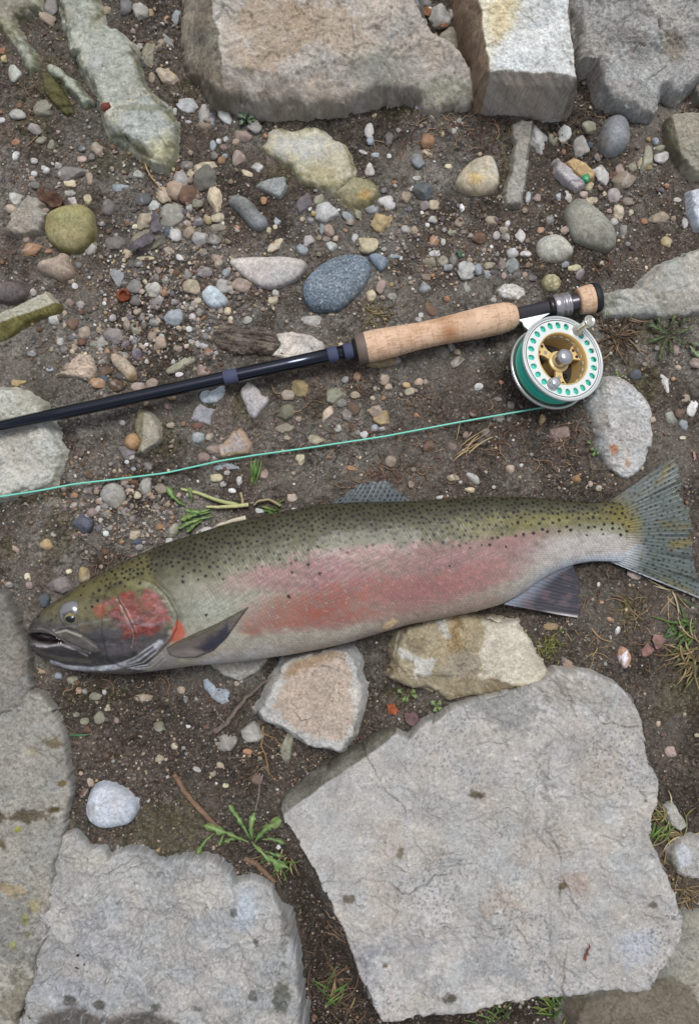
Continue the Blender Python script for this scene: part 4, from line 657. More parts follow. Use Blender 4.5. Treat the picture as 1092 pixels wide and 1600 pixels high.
def build_grit(extra):
    mx = Mix()
    V1, F1 = ICO[1]; V2, F2 = ICO[2]
    names = list(PAL)
    for (x, y, rx, ry, ck, sh, an) in extra:
        rg = np.random.default_rng(int(x * 31 + y * 17)); rz = min(rx, ry) * 0.75
        V, F = pebble_shape(rx, ry, rz, sh, an, rg, 2)
        cx, cy = wxy(x, y, 2); gz = float(ground_z(np.array([cx]), np.array([cy]))[0])
        mx.add(V + (cx, cy, gz + rz * 0.5), F, pebble_cols(V, PAL[ck][0], rg))
    rg = np.random.default_rng(4)
    n = 150000
    px = rg.uniform(-40, 1130, n); py = rg.uniform(-40, 1640, n)
    dens = 0.17 + 0.22 * fbm(px / 60, py / 60, 3, 61)
    for (x, y, rx, ry, s) in [(250, 470, 130, 110, 0.9), (180, 560, 90, 50, 0.8), (290, 330, 80, 70, 0.5), (190, 800, 110, 60, 0.9), (700, 370, 150, 60, 0.55), (680, 420, 60, 40, 0.5), (600, 620, 120, 60, 0.3), (230, 1190, 120, 60, 0.55), (210, 1100, 110, 40, 0.4), (930, 320, 80, 60, 0.4), (980, 420, 50, 30, 0.7), (330, 410, 90, 70, 0.6), (700, 760, 100, 25, 0.3), (900, 750, 60, 30, 0.5), (860, 330, 80, 60, 0.4), (640, 330, 80, 50, 0.3), (240, 50, 60, 50, 0.4), (60, 80, 30, 60, 0.3), (150, 250, 140, 40, 0.25)]:
        dens = np.maximum(dens, s * np.exp(-((px - x) / rx) ** 2 - ((py - y) / ry) ** 2))
    dens = dens * (1 - 0.75 * silt(px, py))
    k = rg.random(n) < dens * 0.75
    px, py = px[k], py[k]; n = len(px)
    x, y = wxy(px, py, 0); gz = ground_z(x, y)
    r = np.clip(1.05 * np.exp(rg.normal(0, 0.62, n)) + 0.35, 0.7, 5.6)
    # gravel heaps: coarser grains lying close together
    gx, gy, gr = [], [], []
    for (hx, hy, sx_, sy_, nn) in [(235, 455, 75, 50, 420), (165, 545, 60, 26, 240), (310, 500, 45, 40, 200), (300, 380, 60, 40, 150), (185, 790, 70, 32, 330), (240, 830, 40, 20, 80), (710, 370, 90, 35, 130), (660, 425, 40, 22, 60), (800, 400, 50, 25, 50), (280, 300, 50, 30, 90), (250, 40, 40, 30, 60), (970, 330, 40, 50, 50), (120, 260, 80, 26, 60)]:
        gx.append(rg.normal(hx, sx_, nn)); gy.append(rg.normal(hy, sy_, nn)); gr.append(np.clip(rg.lognormal(1.15, 0.32, nn), 2, 6.5))
    gx, gy, gr = (np.concatenate(v) for v in (gx, gy, gr)); ok = gy < 850 - 0.35 * (gx - 300) * (gx > 300); gx, gy, gr = gx[ok], gy[ok], gr[ok]
    x2, y2 = wxy(gx, gy, 1); x = np.r_[x, x2]; y = np.r_[y, y2]; gz = np.r_[gz, ground_z(x2, y2) - 0.1 * gr]; r = np.r_[r, gr]; n = len(x)
    pal = np.array([PAL[q][0] for q in "TGPKNOWUTTYCGTNNKTGTPP"]); ci = rg.integers(0, len(pal), n)
    # one colour grows rarer: most grains are earth coloured
    base = lin(pal[ci]) * rg.uniform(0.7, 1.25, n)[:, None]
    mud = (rg.random(n) < 0.3)[:, None]; base = np.where(mud, base * 0.45 + lin((86, 72, 60)) * 0.55, base)
    m = len(V1)
    J = 1 + rg.uniform(-0.32, 0.2, (n, m))
    q = rg.uniform(0, 6.28, n); st = rg.uniform(0.65, 1.0, (n, 3)) * (1, 1, 0.8)
    VV = V1[None] * J[:, :, None] * (r[:, None, None] * st[:, None, :])
    c, s = np.cos(q)[:, None], np.sin(q)[:, None]
    X = VV[:, :, 0] * c - VV[:, :, 1] * s; Y = VV[:, :, 0] * s + VV[:, :, 1] * c
    VV = np.stack([X + x[:, None], Y + y[:, None], VV[:, :, 2] + (gz + r * 0.35 + 1.2)[:, None]], -1).reshape(-1, 3)
    FF = (F1[None] + (np.arange(n) * m)[:, None, None]).reshape(-1, 3)
    mx.add(VV, FF, np.repeat(base, m, 0))
    o = mx.obj("fine_gravel", M['grit'], None, False)
    tag(o, kind="stuff"); o["label"] = "fine gravel and grit pressed into the damp soil"
    print("grit", n)
build_grit(build_pebbles())
# ------------------------------------------------------------------ the fish
UP = np.array([(44, 992), (46, 982), (52, 968), (70, 951), (95, 934), (120, 917), (150, 900), (185, 881), (215, 867), (260, 848), (300, 836), (350, 820), (400, 808), (450, 797), (500, 788), (560, 784), (640, 783), (700, 779), (760, 776), (810, 776), (850, 779), (890, 783), (925, 785), (950, 784), (968, 786), (982, 795), (992, 815), (994, 835)], float)
LO = np.array([(44, 994), (47, 1006), (58, 1022), (80, 1036), (110, 1046), (150, 1051), (200, 1053), (250, 1047), (300, 1040), (350, 1036), (400, 1030), (450, 1023), (500, 1014), (550, 1002), (600, 987), (640, 975), (690, 966), (740, 956), (780, 945), (810, 930), (840, 908), (870, 891), (900, 881), (925, 877), (950, 877), (970, 878), (984, 868), (992, 850), (994, 838)], float)
TH = np.array([(44, 2), (47, 9), (60, 20), (90, 31), (150, 42), (230, 49), (350, 54), (500, 54), (650, 49), (780, 39), (860, 28), (930, 17), (965, 10), (985, 5), (994, 2)], float)
ZM = 45.0
KF = (HC - ZM) / HC
def smooth_interp(x, P):
    xs = np.linspace(P[0, 0], P[-1, 0], 1200); v = np.interp(xs, P[:, 0], P[:, 1])
    k = np.hanning(25); k /= k.sum(); vp = np.pad(v, 12, mode='edge'); v2 = np.convolve(vp, k, 'valid')
    e = np.minimum(1, np.minimum(xs - xs[0], xs[-1] - xs) / 22); v = v * (1 - e) + v2 * e
    return np.interp(x, xs, v)
f_up = lambda px: smooth_interp(px, UP)
f_lo = lambda px: smooth_interp(px, LO)
f_th = lambda px: smooth_interp(px, TH)
MOUTH = [(48, 991), (56, 987), (72, 985), (92, 988), (108, 996), (113, 999), (98, 1001), (76, 1001), (58, 998)]
def fish_axis(px):
    T = f_th(px)
    return T + 3 + 6 * sm(860, 990, px)
SPOTS = []
def kf(px): return (HC - fish_axis(np.asarray(px, float))) / HC
def fish_spots():
    rg = np.random.default_rng(21); out = []
    def try_add(x, y, r, gap):
        for (a, b, c) in out:
            if (a - x) ** 2 + (b - y) ** 2 < (gap + 0.3 * (r + c)) ** 2: return
        out.append((x, y, r))
    n = 0
    for _ in range(30000):
        x = rg.uniform(165, 985); t = rg.random() ** 1.5 * 0.62
        dens = np.exp(-(t / 0.2) ** 1.7)
        lim = 0.36 if x < 700 else 0.44 if x < 850 else 0.55
        dens = max(dens if t < 0.3 else 0, 0.03 if t < lim else 0.001) * (1.0 if x > 230 else 0.5)
        if x < 295 and t > 0.2: continue
        if rg.random() > dens * 1.1: continue
        yt, yb = float(np.interp(x, UP[:, 0], UP[:, 1])), float(np.interp(x, LO[:, 0], LO[:, 1]))
        sq = math.sin(math.pi * 0.5 * min(1, t / 0.35)) if t < 0.35 else 1
        try_add(x, yt + t * (yb - yt), rg.uniform(1.6, 2.6) * (0.75 + 0.25 * sq), 5.2 if t < 0.2 else 6.5)
        if len(out) > 2100: break
    for _ in range(60):                              # a few on the head
        x = rg.uniform(62, 260); yt = float(np.interp(x, UP[:, 0], UP[:, 1])); y = yt + rg.uniform(4, 48 if x > 110 else 30)
        if y < 985 and not ((x > 175) and y > 925) and math.hypot(x - 123, y - 955) > 24: try_add(x, y, rg.uniform(1.3, 2.3), 9)
    return np.array(out)
FS = fish_spots()
def spot_mask(px, py, spots, soft=0.9):
    m = np.zeros(px.shape); jx = px + 0.7 * vn(px / 2.2, py / 2.2, 5); jy = py + 0.7 * vn(px / 2.2, py / 2.2, 6)
    order = np.argsort(px); sx = px[order]
    for (x, y, r) in spots:
        a, b = np.searchsorted(sx, (x - r - 2.5, x + r + 2.5)); ii = order[a:b]
        d = np.hypot((jx[ii] - x) * 0.9, jy[ii] - y)
        m[ii] = np.maximum(m[ii], sm(r + soft, r - soft, d))
    return m
def polymask(px, py, pl, soft, jit=3.0, seed=3):
    return sm(-soft, soft, sdist(px + jit * fbm(px / 12, py / 12, 3, seed), py + jit * fbm(px / 12, py / 12, 3, seed + 5), pl))
CHEEK = [(183, 934), (203, 925), (225, 922), (252, 924), (268, 934), (276, 952), (276, 964), (262, 980), (250, 984), (238, 984), (224, 992), (214, 988), (200, 976), (187, 958)]
GILL = [(184, 900), (225, 898), (252, 906), (275, 928), (289, 955), (287, 975), (277, 993), (258, 1012), (240, 1030), (205, 1038), (180, 1030), (172, 980), (174, 930)]
def fish_colour(px, py):
    yt, yb = f_up(px), f_lo(px); t = (py - yt) / np.maximum(yb - yt, 4)
    n1 = fbm(px / 34, py / 20, 4, 301); n2 = fbm(px / 9, py / 6, 3, 302); n3 = vn(px / 2.1, py / 2.1, 303); n4 = fbm(px / 70, py / 40, 3, 305)
    tt = t + 0.035 * n1 + 0.02 * n2
    def mixc(c, col, w): w = np.clip(w, 0, 1)[:, None]; return c * (1 - w) + lin(col) * w
    c = np.tile(lin((74, 72, 55)), (len(px), 1))
    c = mixc(c, (104, 101, 78), sm(0.06, 0.27, tt)); c = mixc(c, (142, 141, 120), sm(0.26, 0.44, tt))
    c = mixc(c, (166, 160, 146), sm(0.45, 0.75, tt))
    fwd = sm(330, 520, px); aft = sm(930, 770, px)
    # rose flank: an upper mauve band and a lower red one, greener between them towards the head
    up0 = np.interp(px, [290, 420, 560, 700, 820], [0.42, 0.34, 0.30, 0.32, 0.36])
    up1 = np.interp(px, [290, 420, 560, 700, 800, 900], [0.47, 0.52, 0.66, 0.90, 0.80, 0.6])
    rose = sm(up0 - 0.03, up0 + 0.05, tt) * sm(up1 + 0.06, up1 - 0.06, tt) * sm(270, 420, px) * aft
    c = mixc(c, (154, 116, 116), rose * np.clip(0.78 + 0.14 * n2 + 0.18 * n4 + 0.1 * n3, 0, 1))
    lo0 = np.interp(px, [370, 450, 560, 700, 800], [0.60, 0.58, 0.58, 0.56, 0.6]); lo1 = np.interp(px, [370, 450, 560, 660, 780], [0.76, 0.80, 0.87, 0.90, 0.78])
    red = sm(lo0 - 0.05, lo0 + 0.05, tt) * sm(lo1 + 0.05, lo1 - 0.04, tt) * sm(365, 400, px)
    redc = red * sm(860, 700, px)
    c = mixc(c, (158, 114, 108), redc * np.clip(0.8 + 0.14 * n2 + 0.2 * n3 + 0.15 * n4, 0, 1))
    c = mixc(c, (148, 70, 48), red * sm(620, 440, px) * (0.62 + 0.45 * n2 + 0.35 * n3))
    c = mixc(c, (150, 98, 86), red * sm(740, 480, px) * sm(0.0, 0.6, n1 + 0.5 * n2) * 0.7)
    c = mixc(c, (160, 156, 138), sm(0.1, 0.9, n1) * sm(0.5, 0.55, tt) * sm(0.66, 0.6, tt) * sm(560, 400, px) * 0.4)
    # belly
    bel = sm(0.80, 0.95, tt) * sm(280, 330, px) * sm(830, 760, px)
    c = mixc(c, (150, 128, 116), bel * sm(520, 640, px) * 0.8); c = mixc(c, (152, 142, 130), bel * sm(560, 440, px) * 0.8)
    c = mixc(c, (196, 196, 204), sm(0.88, 0.95, tt) * sm(300, 330, px) * sm(470, 380, px) * 0.4)
    c = mixc(c, (118, 104, 98), sm(0.93, 1.0, tt) * sm(400, 520, px) * sm(800, 720, px) * 0.55)
    # silver behind the vent, olive gold saddle before the tail
    sil = sm(760, 880, px) * sm(0.42, 0.62, tt)
    c = mixc(c, (184, 178, 174), sil * 0.85); c = mixc(c, (176, 186, 200), sil * sm(0.8, 0.97, tt) * 0.7)
    c = mixc(c, (138, 132, 74), sm(650, 800, px) * sm(0.14, 0.22, tt) * sm(0.42, 0.3, tt) * (0.5 + 0.3 * n1))
    c = mixc(c, (134, 124, 74), np.exp(-((px - 985) / 18) ** 2 - ((py - 818) / 20) ** 2) * 0.9)
    c = mixc(c, (128, 118, 60), np.exp(-((px - 965) / 30) ** 2 - ((py - 800) / 14) ** 2) * 0.7)
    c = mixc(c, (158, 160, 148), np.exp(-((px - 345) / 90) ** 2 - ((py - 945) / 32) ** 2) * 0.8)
    # blood and pale bruises
    c = mixc(c, (140, 98, 104), sm(0.3, 0.8, n4 + 0.3 * n2) * sm(440, 560, px) * sm(800, 700, px) * sm(0.32, 0.4, tt) * 0.45)
    c = mixc(c, (205, 180, 140), polymask(px, py, [(598, 968), (612, 962), (622, 968), (610, 980), (598, 978)], 2, 3) * 0.9)
    # scales: pale centres, darker net
    u = px + 0.25 * (py - 800); v = py
    ph = (np.floor(v / 3.1)).astype(int) % 2 * 2.6
    sx = ((u + ph) % 5.2) / 5.2 - 0.5; sy = (v % 3.1) / 3.1 - 0.5
    sc = np.clip(1 - 2.2 * (sx * sx + sy * sy) * 1.6, 0, 1) * sm(285, 330, px)
    c = c * (0.84 + 0.32 * sc * (0.6 + 0.4 * sm(0.1, 0.4, t)))[:, None]
    c = c * (1 + 0.15 * n2 + 0.16 * n3 + 0.08 * n1)[:, None]
    gl = (sm(0.72, 0.95, vn(px / 2.6, py / 1.9, 333)) * sm(0.25, 0.5, t) * sm(300, 350, px))[:, None]; c = c * (1 - 0.35 * gl) + lin((215, 205, 200)) * 0.35 * gl  # silvery scale flecks, their glint painted into the skin colour
    # ---- head
    head = sm(10, -10, px - np.interp(py, [840, 905, 930, 958, 985, 1012, 1050], [230, 252, 276, 288, 282, 258, 230]))
    hc = np.tile(lin((104, 98, 64)), (len(px), 1))
    hc = mixc(hc, (122, 118, 92), sm(920, 945, py + 0.1 * px - 15) * 0.7)
    hc = mixc(hc, (132, 130, 92), np.exp(-((px - 235) / 35) ** 2 - ((py - 908) / 12) ** 2) * 0.8)
    hc = mixc(hc, (78, 74, 54), sm(14, 2, py - yt) * 0.7)
    hc = mixc(hc, (90, 86, 88), sm(955, 985, py + 0.05 * (200 - px)) * 0.9)
    hc = mixc(hc, (66, 66, 78), np.exp(-((px - 172) / 24) ** 2 - ((py - 995) / 14) ** 2) * 0.8)
    hc = mixc(hc, (112, 98, 72), np.exp(-((px - 145) / 14) ** 2 - ((py - 975) / 10) ** 2) * 0.5)
    hc = mixc(hc, (100, 92, 97), np.exp(-((px - 205) / 30) ** 2 - ((py - 1005) / 18) ** 2) * 0.8)
    hc = mixc(hc, (176, 84, 72), polymask(px, py, [(158, 944), (180, 938), (180, 958), (165, 960)], 5, 3) * 0.6)
    ck = polymask(px, py, CHEEK, 6, 8)
    hc = mixc(hc, (150, 84, 78), ck * (0.8 + 0.3 * n2)); hc = mixc(hc, (128, 52, 42), ck * sm(-0.1, 0.6, fbm(px / 22, py / 9, 4, 320)) * 0.75); hc = mixc(hc, (176, 122, 126), ck * sm(0.0, 0.7, fbm(px / 14, py / 7, 3, 321)) * 0.6); hc = mixc(hc, (104, 84, 80), ck * sm(0.2, 0.7, fbm(px / 9, py / 9, 3, 322)) * 0.5)
    hc = mixc(hc, (176, 178, 164), linemask(px, py, [(196, 932), (208, 950), (219, 972), (223, 985), (219, 1002)], 1.5) * np.clip(0.45 + 0.5 * n2, 0, 1))
    hc = mixc(hc, (172, 162, 158), linemask(px, py, [(222, 972), (240, 970), (262, 952)], 1.6) * 0.2)
    # pale gill margin
    hc = mixc(hc, (158, 160, 150), linemask(px, py, [(232, 904), (262, 920), (281, 948), (284, 968), (276, 985)], 6.0) * np.clip(0.3 + 0.3 * n2, 0, 1))
    hc = mixc(hc, (58, 52, 48), linemask(px, py, [(256, 906), (279, 930), (291, 955), (289, 977), (279, 996)], 3.0) * 0.7)  # gill slit: shade of the gap painted into the skin as a dark line
    hc = mixc(hc, (46, 40, 38), linemask(px, py, [(106, 999), (130, 1012), (152, 1019), (168, 1014)], 3.0) * 0.75)
    hc = mixc(hc, (150, 148, 150), linemask(px, py, [(58, 1003), (82, 1004), (104, 1003)], 1.6) * 0.6)
    # jaws
    hc = mixc(hc, (58, 55, 56), polymask(px, py, [(48, 1003), (75, 1008), (110, 1004), (150, 1012), (185, 1018), (225, 1012), (215, 1028), (150, 1040), (95, 1036), (60, 1022)], 3, 2) * 0.92)
    hc = mixc(hc, (112, 108, 100), linemask(px, py, [(60, 1012), (100, 1024), (150, 1028)], 5) * 0.4)
    hc = mixc(hc, (200, 203, 212), linemask(px, py, [(88, 1033), (110, 1040), (150, 1042), (185, 1038), (215, 1028), (245, 1012), (262, 996)], 6.5) * (0.75 + 0.25 * n2))
    hc = mixc(hc, (92, 88, 92), sm(1046, 1054, py + 0.03 * (px - 150)) * 0.5)
    for k in range(6):                               # gill rays under the cover
        o = k * 5.5
        hc = mixc(hc, (62, 60, 66), linemask(px, py, [(188 + o * 1.2, 1042 + o * 0.25 - 4), (222 + o * 0.9, 1024 + o * 0.85), (250 + o * 0.5, 1004 + o * 1.0)], 2.6) * 0.7 * sm(195, 215, px))
        hc = mixc(hc, (196, 196, 200), linemask(px, py, [(186 + o * 1.2, 1039 + o * 0.25 - 4), (222 + o * 0.9, 1020 + o * 0.85), (252 + o * 0.5, 999 + o * 1.0)], 1.7) * 0.75 * sm(195, 215, px))
    hc = mixc(hc, (150, 140, 132), linemask(px, py, [(48, 986), (62, 979), (80, 979), (100, 988), (112, 997)], 1.8) * 0.5)
    hc = mixc(hc, (196, 190, 192), linemask(px, py, [(66, 1006), (84, 1006), (106, 1001), (128, 1009), (148, 1018)], 2.4) * np.clip(0.6 + 0.5 * n2, 0, 1))
    mo = polymask(px, py, MOUTH, 2.5, 1.5)
    hc = mixc(hc, (34, 22, 20), mo * 0.97)
    hc = mixc(hc, (150, 150, 156), sm(0.35, 0.9, fbm(px / 26, py / 7, 4, 371)) * sm(935, 965, py) * sm(1030, 1000, py) * 0.35); hc = mixc(hc, (54, 50, 46), sm(0.3, 0.8, fbm(px / 18, py / 12, 4, 372)) * 0.45)
    hc = hc * (1 + 0.22 * n2 + 0.16 * n3)[:, None] * (0.95 - 0.2 * sm(940, 990, py) * sm(1038, 1020, py))[:, None]
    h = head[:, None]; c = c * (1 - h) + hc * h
    # red shoulder behind the gill
    c = mixc(c, (190, 96, 72), polymask(px, py, [(287, 962), (294, 968), (300, 984), (288, 994), (272, 1000), (278, 988)], 3, 2) * 0.85)
    c = mixc(c, (130, 124, 124), polymask(px, py, [(262, 1005), (272, 1000), (285, 1024), (275, 1042), (240, 1046)], 6, 3) * 0.7)
    c = c * 0.92
    sp = spot_mask(px, py, FS)
    c = mixc(c, (20, 19, 17), sp * 0.96)
    return c
def fish_relief(px, py):
    """sculpted lift of the upper side"""
    r = np.zeros_like(px)
    dg = sdist(px, py, GILL)
    r += 3.4 * sm(-1.0, 2.2, dg) * sm(188, 215, px) * sm(896, 912, py)
    r -= 2.2 * sm(-9, -1, dg) * sm(1.5, -1, dg) * sm(200, 230, px)
    r -= 13 * sm(-1.5, 5, sdist(px, py, MOUTH))
    r += 2.0 * linemask(px, py, [(48, 985), (62, 978), (80, 978), (104, 988)], 6)
    r += 2.4 * linemask(px, py, [(52, 1004), (70, 1010), (110, 1008), (150, 1018)], 7)
    r -= 1.6 * linemask(px, py, [(196, 932), (208, 950), (219, 972), (223, 985), (219, 1002)], 3.0)
    r += 1.2 * linemask(px, py, [(200, 932), (212, 950), (223, 972), (227, 985), (223, 1002)], 3.0)
    r += 1.5 * np.exp(-(np.hypot(px - 123, py - 955) / 24) ** 2)
    r -= 1.6 * linemask(px, py, [(98, 982), (120, 978), (142, 986), (166, 1002)], 3.5)
    for k in range(6):
        o = k * 5.5
        r += 1.3 * linemask(px, py, [(186 + o * 1.2, 1039 + o * 0.25 - 4), (222 + o * 0.9, 1020 + o * 0.85), (252 + o * 0.5, 999 + o * 1.0)], 2.6) * sm(195, 215, px)
    u = px + 0.25 * (py - 800); ph = (np.floor(py / 3.1)).astype(int) % 2 * 2.6
    sx = ((u + ph) % 5.2) / 5.2 - 0.5; sy = (py % 3.1) / 3.1 - 0.5
    r += 0.34 * np.clip(1 - 3.4 * (sx * sx + sy * sy), 0, 1) * sm(290, 330, px)
    r += 0.5 * fbm(px / 50, py / 34, 2, 360) + 0.25 * fbm(px / 8, py / 6, 2, 361)
    return r
def fish_z(px, py):
    yt, yb = f_up(px), f_lo(px); v = np.clip(2 * (py - yt) / np.maximum(yb - yt, 1) - 1, -1, 1)
    return fish_axis(px) + f_th(px) * np.sqrt(np.clip(1 - np.abs(v) ** 2.15, 0, 1))

fish = empty("fish", *wxy(540, 920, 0), 0, "large spotted trout with rose flank lying on its side, mouth open", "fish")
fx, fy = (float(v) for v in wxy(540, 920, 0))
def fish_mesh(name, V, F, c, mat, parent=None, smooth=True):
    o = mesh(name, np.asarray(V) - (fx, fy, 0), F, c, mat, parent or fish, smooth)
    return o
def build_body():
    q = np.linspace(0, 1, 860); st = 44 + (994 - 44) * (q + 0.018 * np.sin(2 * math.pi * q) * -1)
    st = np.clip(st, 44, 994)
    ntop, nbot = 176, 40
    th = np.r_[np.linspace(0, math.pi, ntop), np.linspace(math.pi, 2 * math.pi, nbot + 2)[1:-1]]
    yt, yb, T, za = f_up(st), f_lo(st), f_th(st), fish_axis(st)
    ym, hw = (yt + yb) / 2, (yb - yt) / 2
    cs, sn = np.cos(th), np.sin(th)
    e = 2 / 2.15
    Cx = np.sign(cs) * np.abs(cs) ** e; Sx = np.sign(sn) * np.abs(sn) ** e
    PX = np.repeat(st[:, None], len(th), 1); PY = ym[:, None] - hw[:, None] * Cx[None]
    Z = za[:, None] + T[:, None] * Sx[None]
    # plan position at the mid-plane, then the photo point this piece of skin shows at
    kk = kf(st)[:, None]; X = (PX - 546) * kk; Y = (800 - PY) * kk
    ax, ay = pxy(X.ravel(), Y.ravel(), np.clip(Z.ravel(), ZM, None))
    top = (np.repeat(sn[None], len(st), 0).ravel() > -0.05)
    rel = np.where(top, fish_relief(PX.ravel(), PY.ravel()), 0) * np.clip(np.repeat(Sx[None], len(st), 0).ravel() * 1.6, 0, 1)
    Zr = np.maximum(Z.ravel() + rel, 1.0)
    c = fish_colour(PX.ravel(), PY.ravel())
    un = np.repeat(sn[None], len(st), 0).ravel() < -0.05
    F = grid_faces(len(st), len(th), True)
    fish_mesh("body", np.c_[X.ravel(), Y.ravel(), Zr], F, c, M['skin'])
build_body()
def fish_patch(name, poly, lift, col=None, res=1.0, edge=4.0, mat='skin', parent=None, tip=None, mod=None):
    """a plate lying on the flank"""
    P = np.array(poly, float)
    xs = np.arange(P[:, 0].min() - 3, P[:, 0].max() + 3, res); ys = np.arange(P[:, 1].min() - 3, P[:, 1].max() + 3, res)
    gx, gy = np.meshgrid(xs, ys, indexing='ij'); px, py = gx.ravel(), gy.ravel()
    d = sdist(px, py, poly)
    z = fish_z(px, py) + fish_relief(px, py) - 1.6 + (lift + 1.6) * np.sqrt(np.clip(1 - (1 - np.clip((d + 1) / edge, 0, 1)) ** 2, 0, 1))
    if mod is not None: z = z + mod(px, py, d)
    F = grid_faces(len(xs), len(ys))[:, ::-1]; F = F[(d > -1.2)[F].any(1)]
    used = np.zeros(len(px), bool); used[F.ravel()] = True; idx = np.cumsum(used) - 1
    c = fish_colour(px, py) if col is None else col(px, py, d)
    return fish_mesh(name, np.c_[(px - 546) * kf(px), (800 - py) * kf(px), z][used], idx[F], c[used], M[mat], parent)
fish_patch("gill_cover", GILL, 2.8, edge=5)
fish_patch("upper_jaw", [(97, 983), (112, 978), (130, 981), (150, 992), (165, 1004), (167, 1011), (158, 1013), (140, 1007), (118, 997), (104, 990)], 3.0, edge=5,
           col=lambda px, py, d: (lambda w, n: lin((86, 82, 78))[None] * (1 + 0.25 * n)[:, None] * (1 - w) + lin((158, 152, 142))[None] * w)((linemask(px, py, [(99, 984), (116, 980), (140, 988)], 2)[:, None] * 0.9), fbm(px / 9, py / 6, 3, 8)))
def pect(px, py, d):
    n = fbm(px / 16, py / 5, 3, 71); c = np.tile(lin((98, 90, 84)), (len(px), 1))
    w = polymask(px, py, [(318, 1002), (352, 978), (368, 965), (366, 985), (340, 1010), (326, 1014)], 5, 3)[:, None] * 0.9; c = c * (1 - w) + lin((44, 44, 62)) * w
    w = linemask(px, py, [(272, 1002), (310, 988), (350, 968), (392, 944)], 4)[:, None] * 0.8; c = c * (1 - w) + lin((84, 82, 66)) * w
    w = polymask(px, py, [(278, 1010), (305, 1004), (330, 1012), (300, 1022), (276, 1020)], 5, 2)[:, None] * 0.6; c = c * (1 - w) + lin((140, 132, 128)) * w
    return c * (1 + 0.15 * n)[:, None]
fish_patch("pectoral_fin", [(270, 1006), (285, 997), (310, 985), (350, 967), (394, 943), (378, 965), (362, 988), (340, 1010), (312, 1022), (285, 1022), (273, 1016)], 6.5, col=pect, edge=4, mat='fin', mod=lambda px, py, d: 0.5 * np.sin((py + 0.55 * px) * 1.7) * sm(0, 4, d))

# eye
ex, ey = (123 - 546) * float(kf(123)), (800 - 955) * float(kf(123)); ez = float(fish_z(np.array([123.]), np.array([955.]))[0])
def eye_part():
    n = 40; P = [(r, 10.5 * math.sqrt(max(0, 1 - (r / 20.5) ** 2))) for r in np.linspace(0.01, 20.4, 24)]
    V, F = lathe([(h, r) for r, h in P], n); rr = np.hypot(V[:, 0], V[:, 1])
    px, py = V[:, 0], -V[:, 1]
    c = np.tile(lin((92, 88, 74)), (len(V), 1)); nz = fbm(px / 3, py / 3, 3, 5)
    w = sm(20, 14, np.hypot(px - 1, (py + 2) * 1.0) + 1.5 * nz)[:, None] * 0.6; c = c * (1 - w) + lin((132, 132, 144)) * w
    w = sm(11.5, 9, np.hypot(px - 0, py - 6) + 0.8 * nz)[:, None]; c = c * (1 - w) + lin((60, 58, 52)) * w
    w = sm(9.5, 7.5, np.hypot(px - 0, py - 6) + 0.8 * nz)[:, None]; c = c * (1 - w) + lin((134, 126, 84)) * w
    w = sm(3.6, 2.2, np.minimum(np.hypot(px - 3, py + 4), np.hypot(px + 9, py - 1)))[:, None] * 0.8; c = c * (1 - w) + lin((70, 68, 70)) * w
    V = V * (1, 0.98, 1) + (float(ex), float(ey), ez - 4.0)
    e = fish_mesh("eye", V, F, c, M['eye'])
    V, F = lathe([(h, r) for r, h in [(0.01, 2.4), (4.5, 2.0), (7.2, 1.0), (8.4, -1.5)]], 24); V = V * (1.05, 0.82, 1) + (float(ex) + 0.5, float(ey) - 6.5, ez + 4.6)
    fish_mesh("pupil", V, F, lin((12, 12, 14)), M['eye'], e)
eye_part()
def teeth():
    for row, n, tip in (([(52, 986), (62, 981), (78, 981), (94, 987), (108, 996)], 9, 1), ([(54, 1002), (64, 1005), (82, 1006), (100, 1003), (110, 1000)], 8, -1)):
        P = np.array(row, float); s = np.r_[0, np.cumsum(np.hypot(*np.diff(P, axis=0).T))]
        for k in range(n):
            q = s[-1] * (k + R.uniform(0.2, 0.8)) / n; x = np.interp(q, s, P[:, 0]); y = np.interp(q, s, P[:, 1])
            wx, wy = (x - 546) * float(kf(x)), (800 - y) * float(kf(x)); z = float(fish_z(np.array([x]), np.array([y]))[0]) - 1.5
            L = R.uniform(1.8, 3.8)
            V, F = lathe([(0, 1.0), (L * 0.5, 0.7), (L, 0.1)], 7, (wx, wy, z), (0.25, -0.85 * tip, 0.1 ))
            fish_mesh("tooth", V, F, lin((214, 206, 196)), M['tooth'])
teeth()

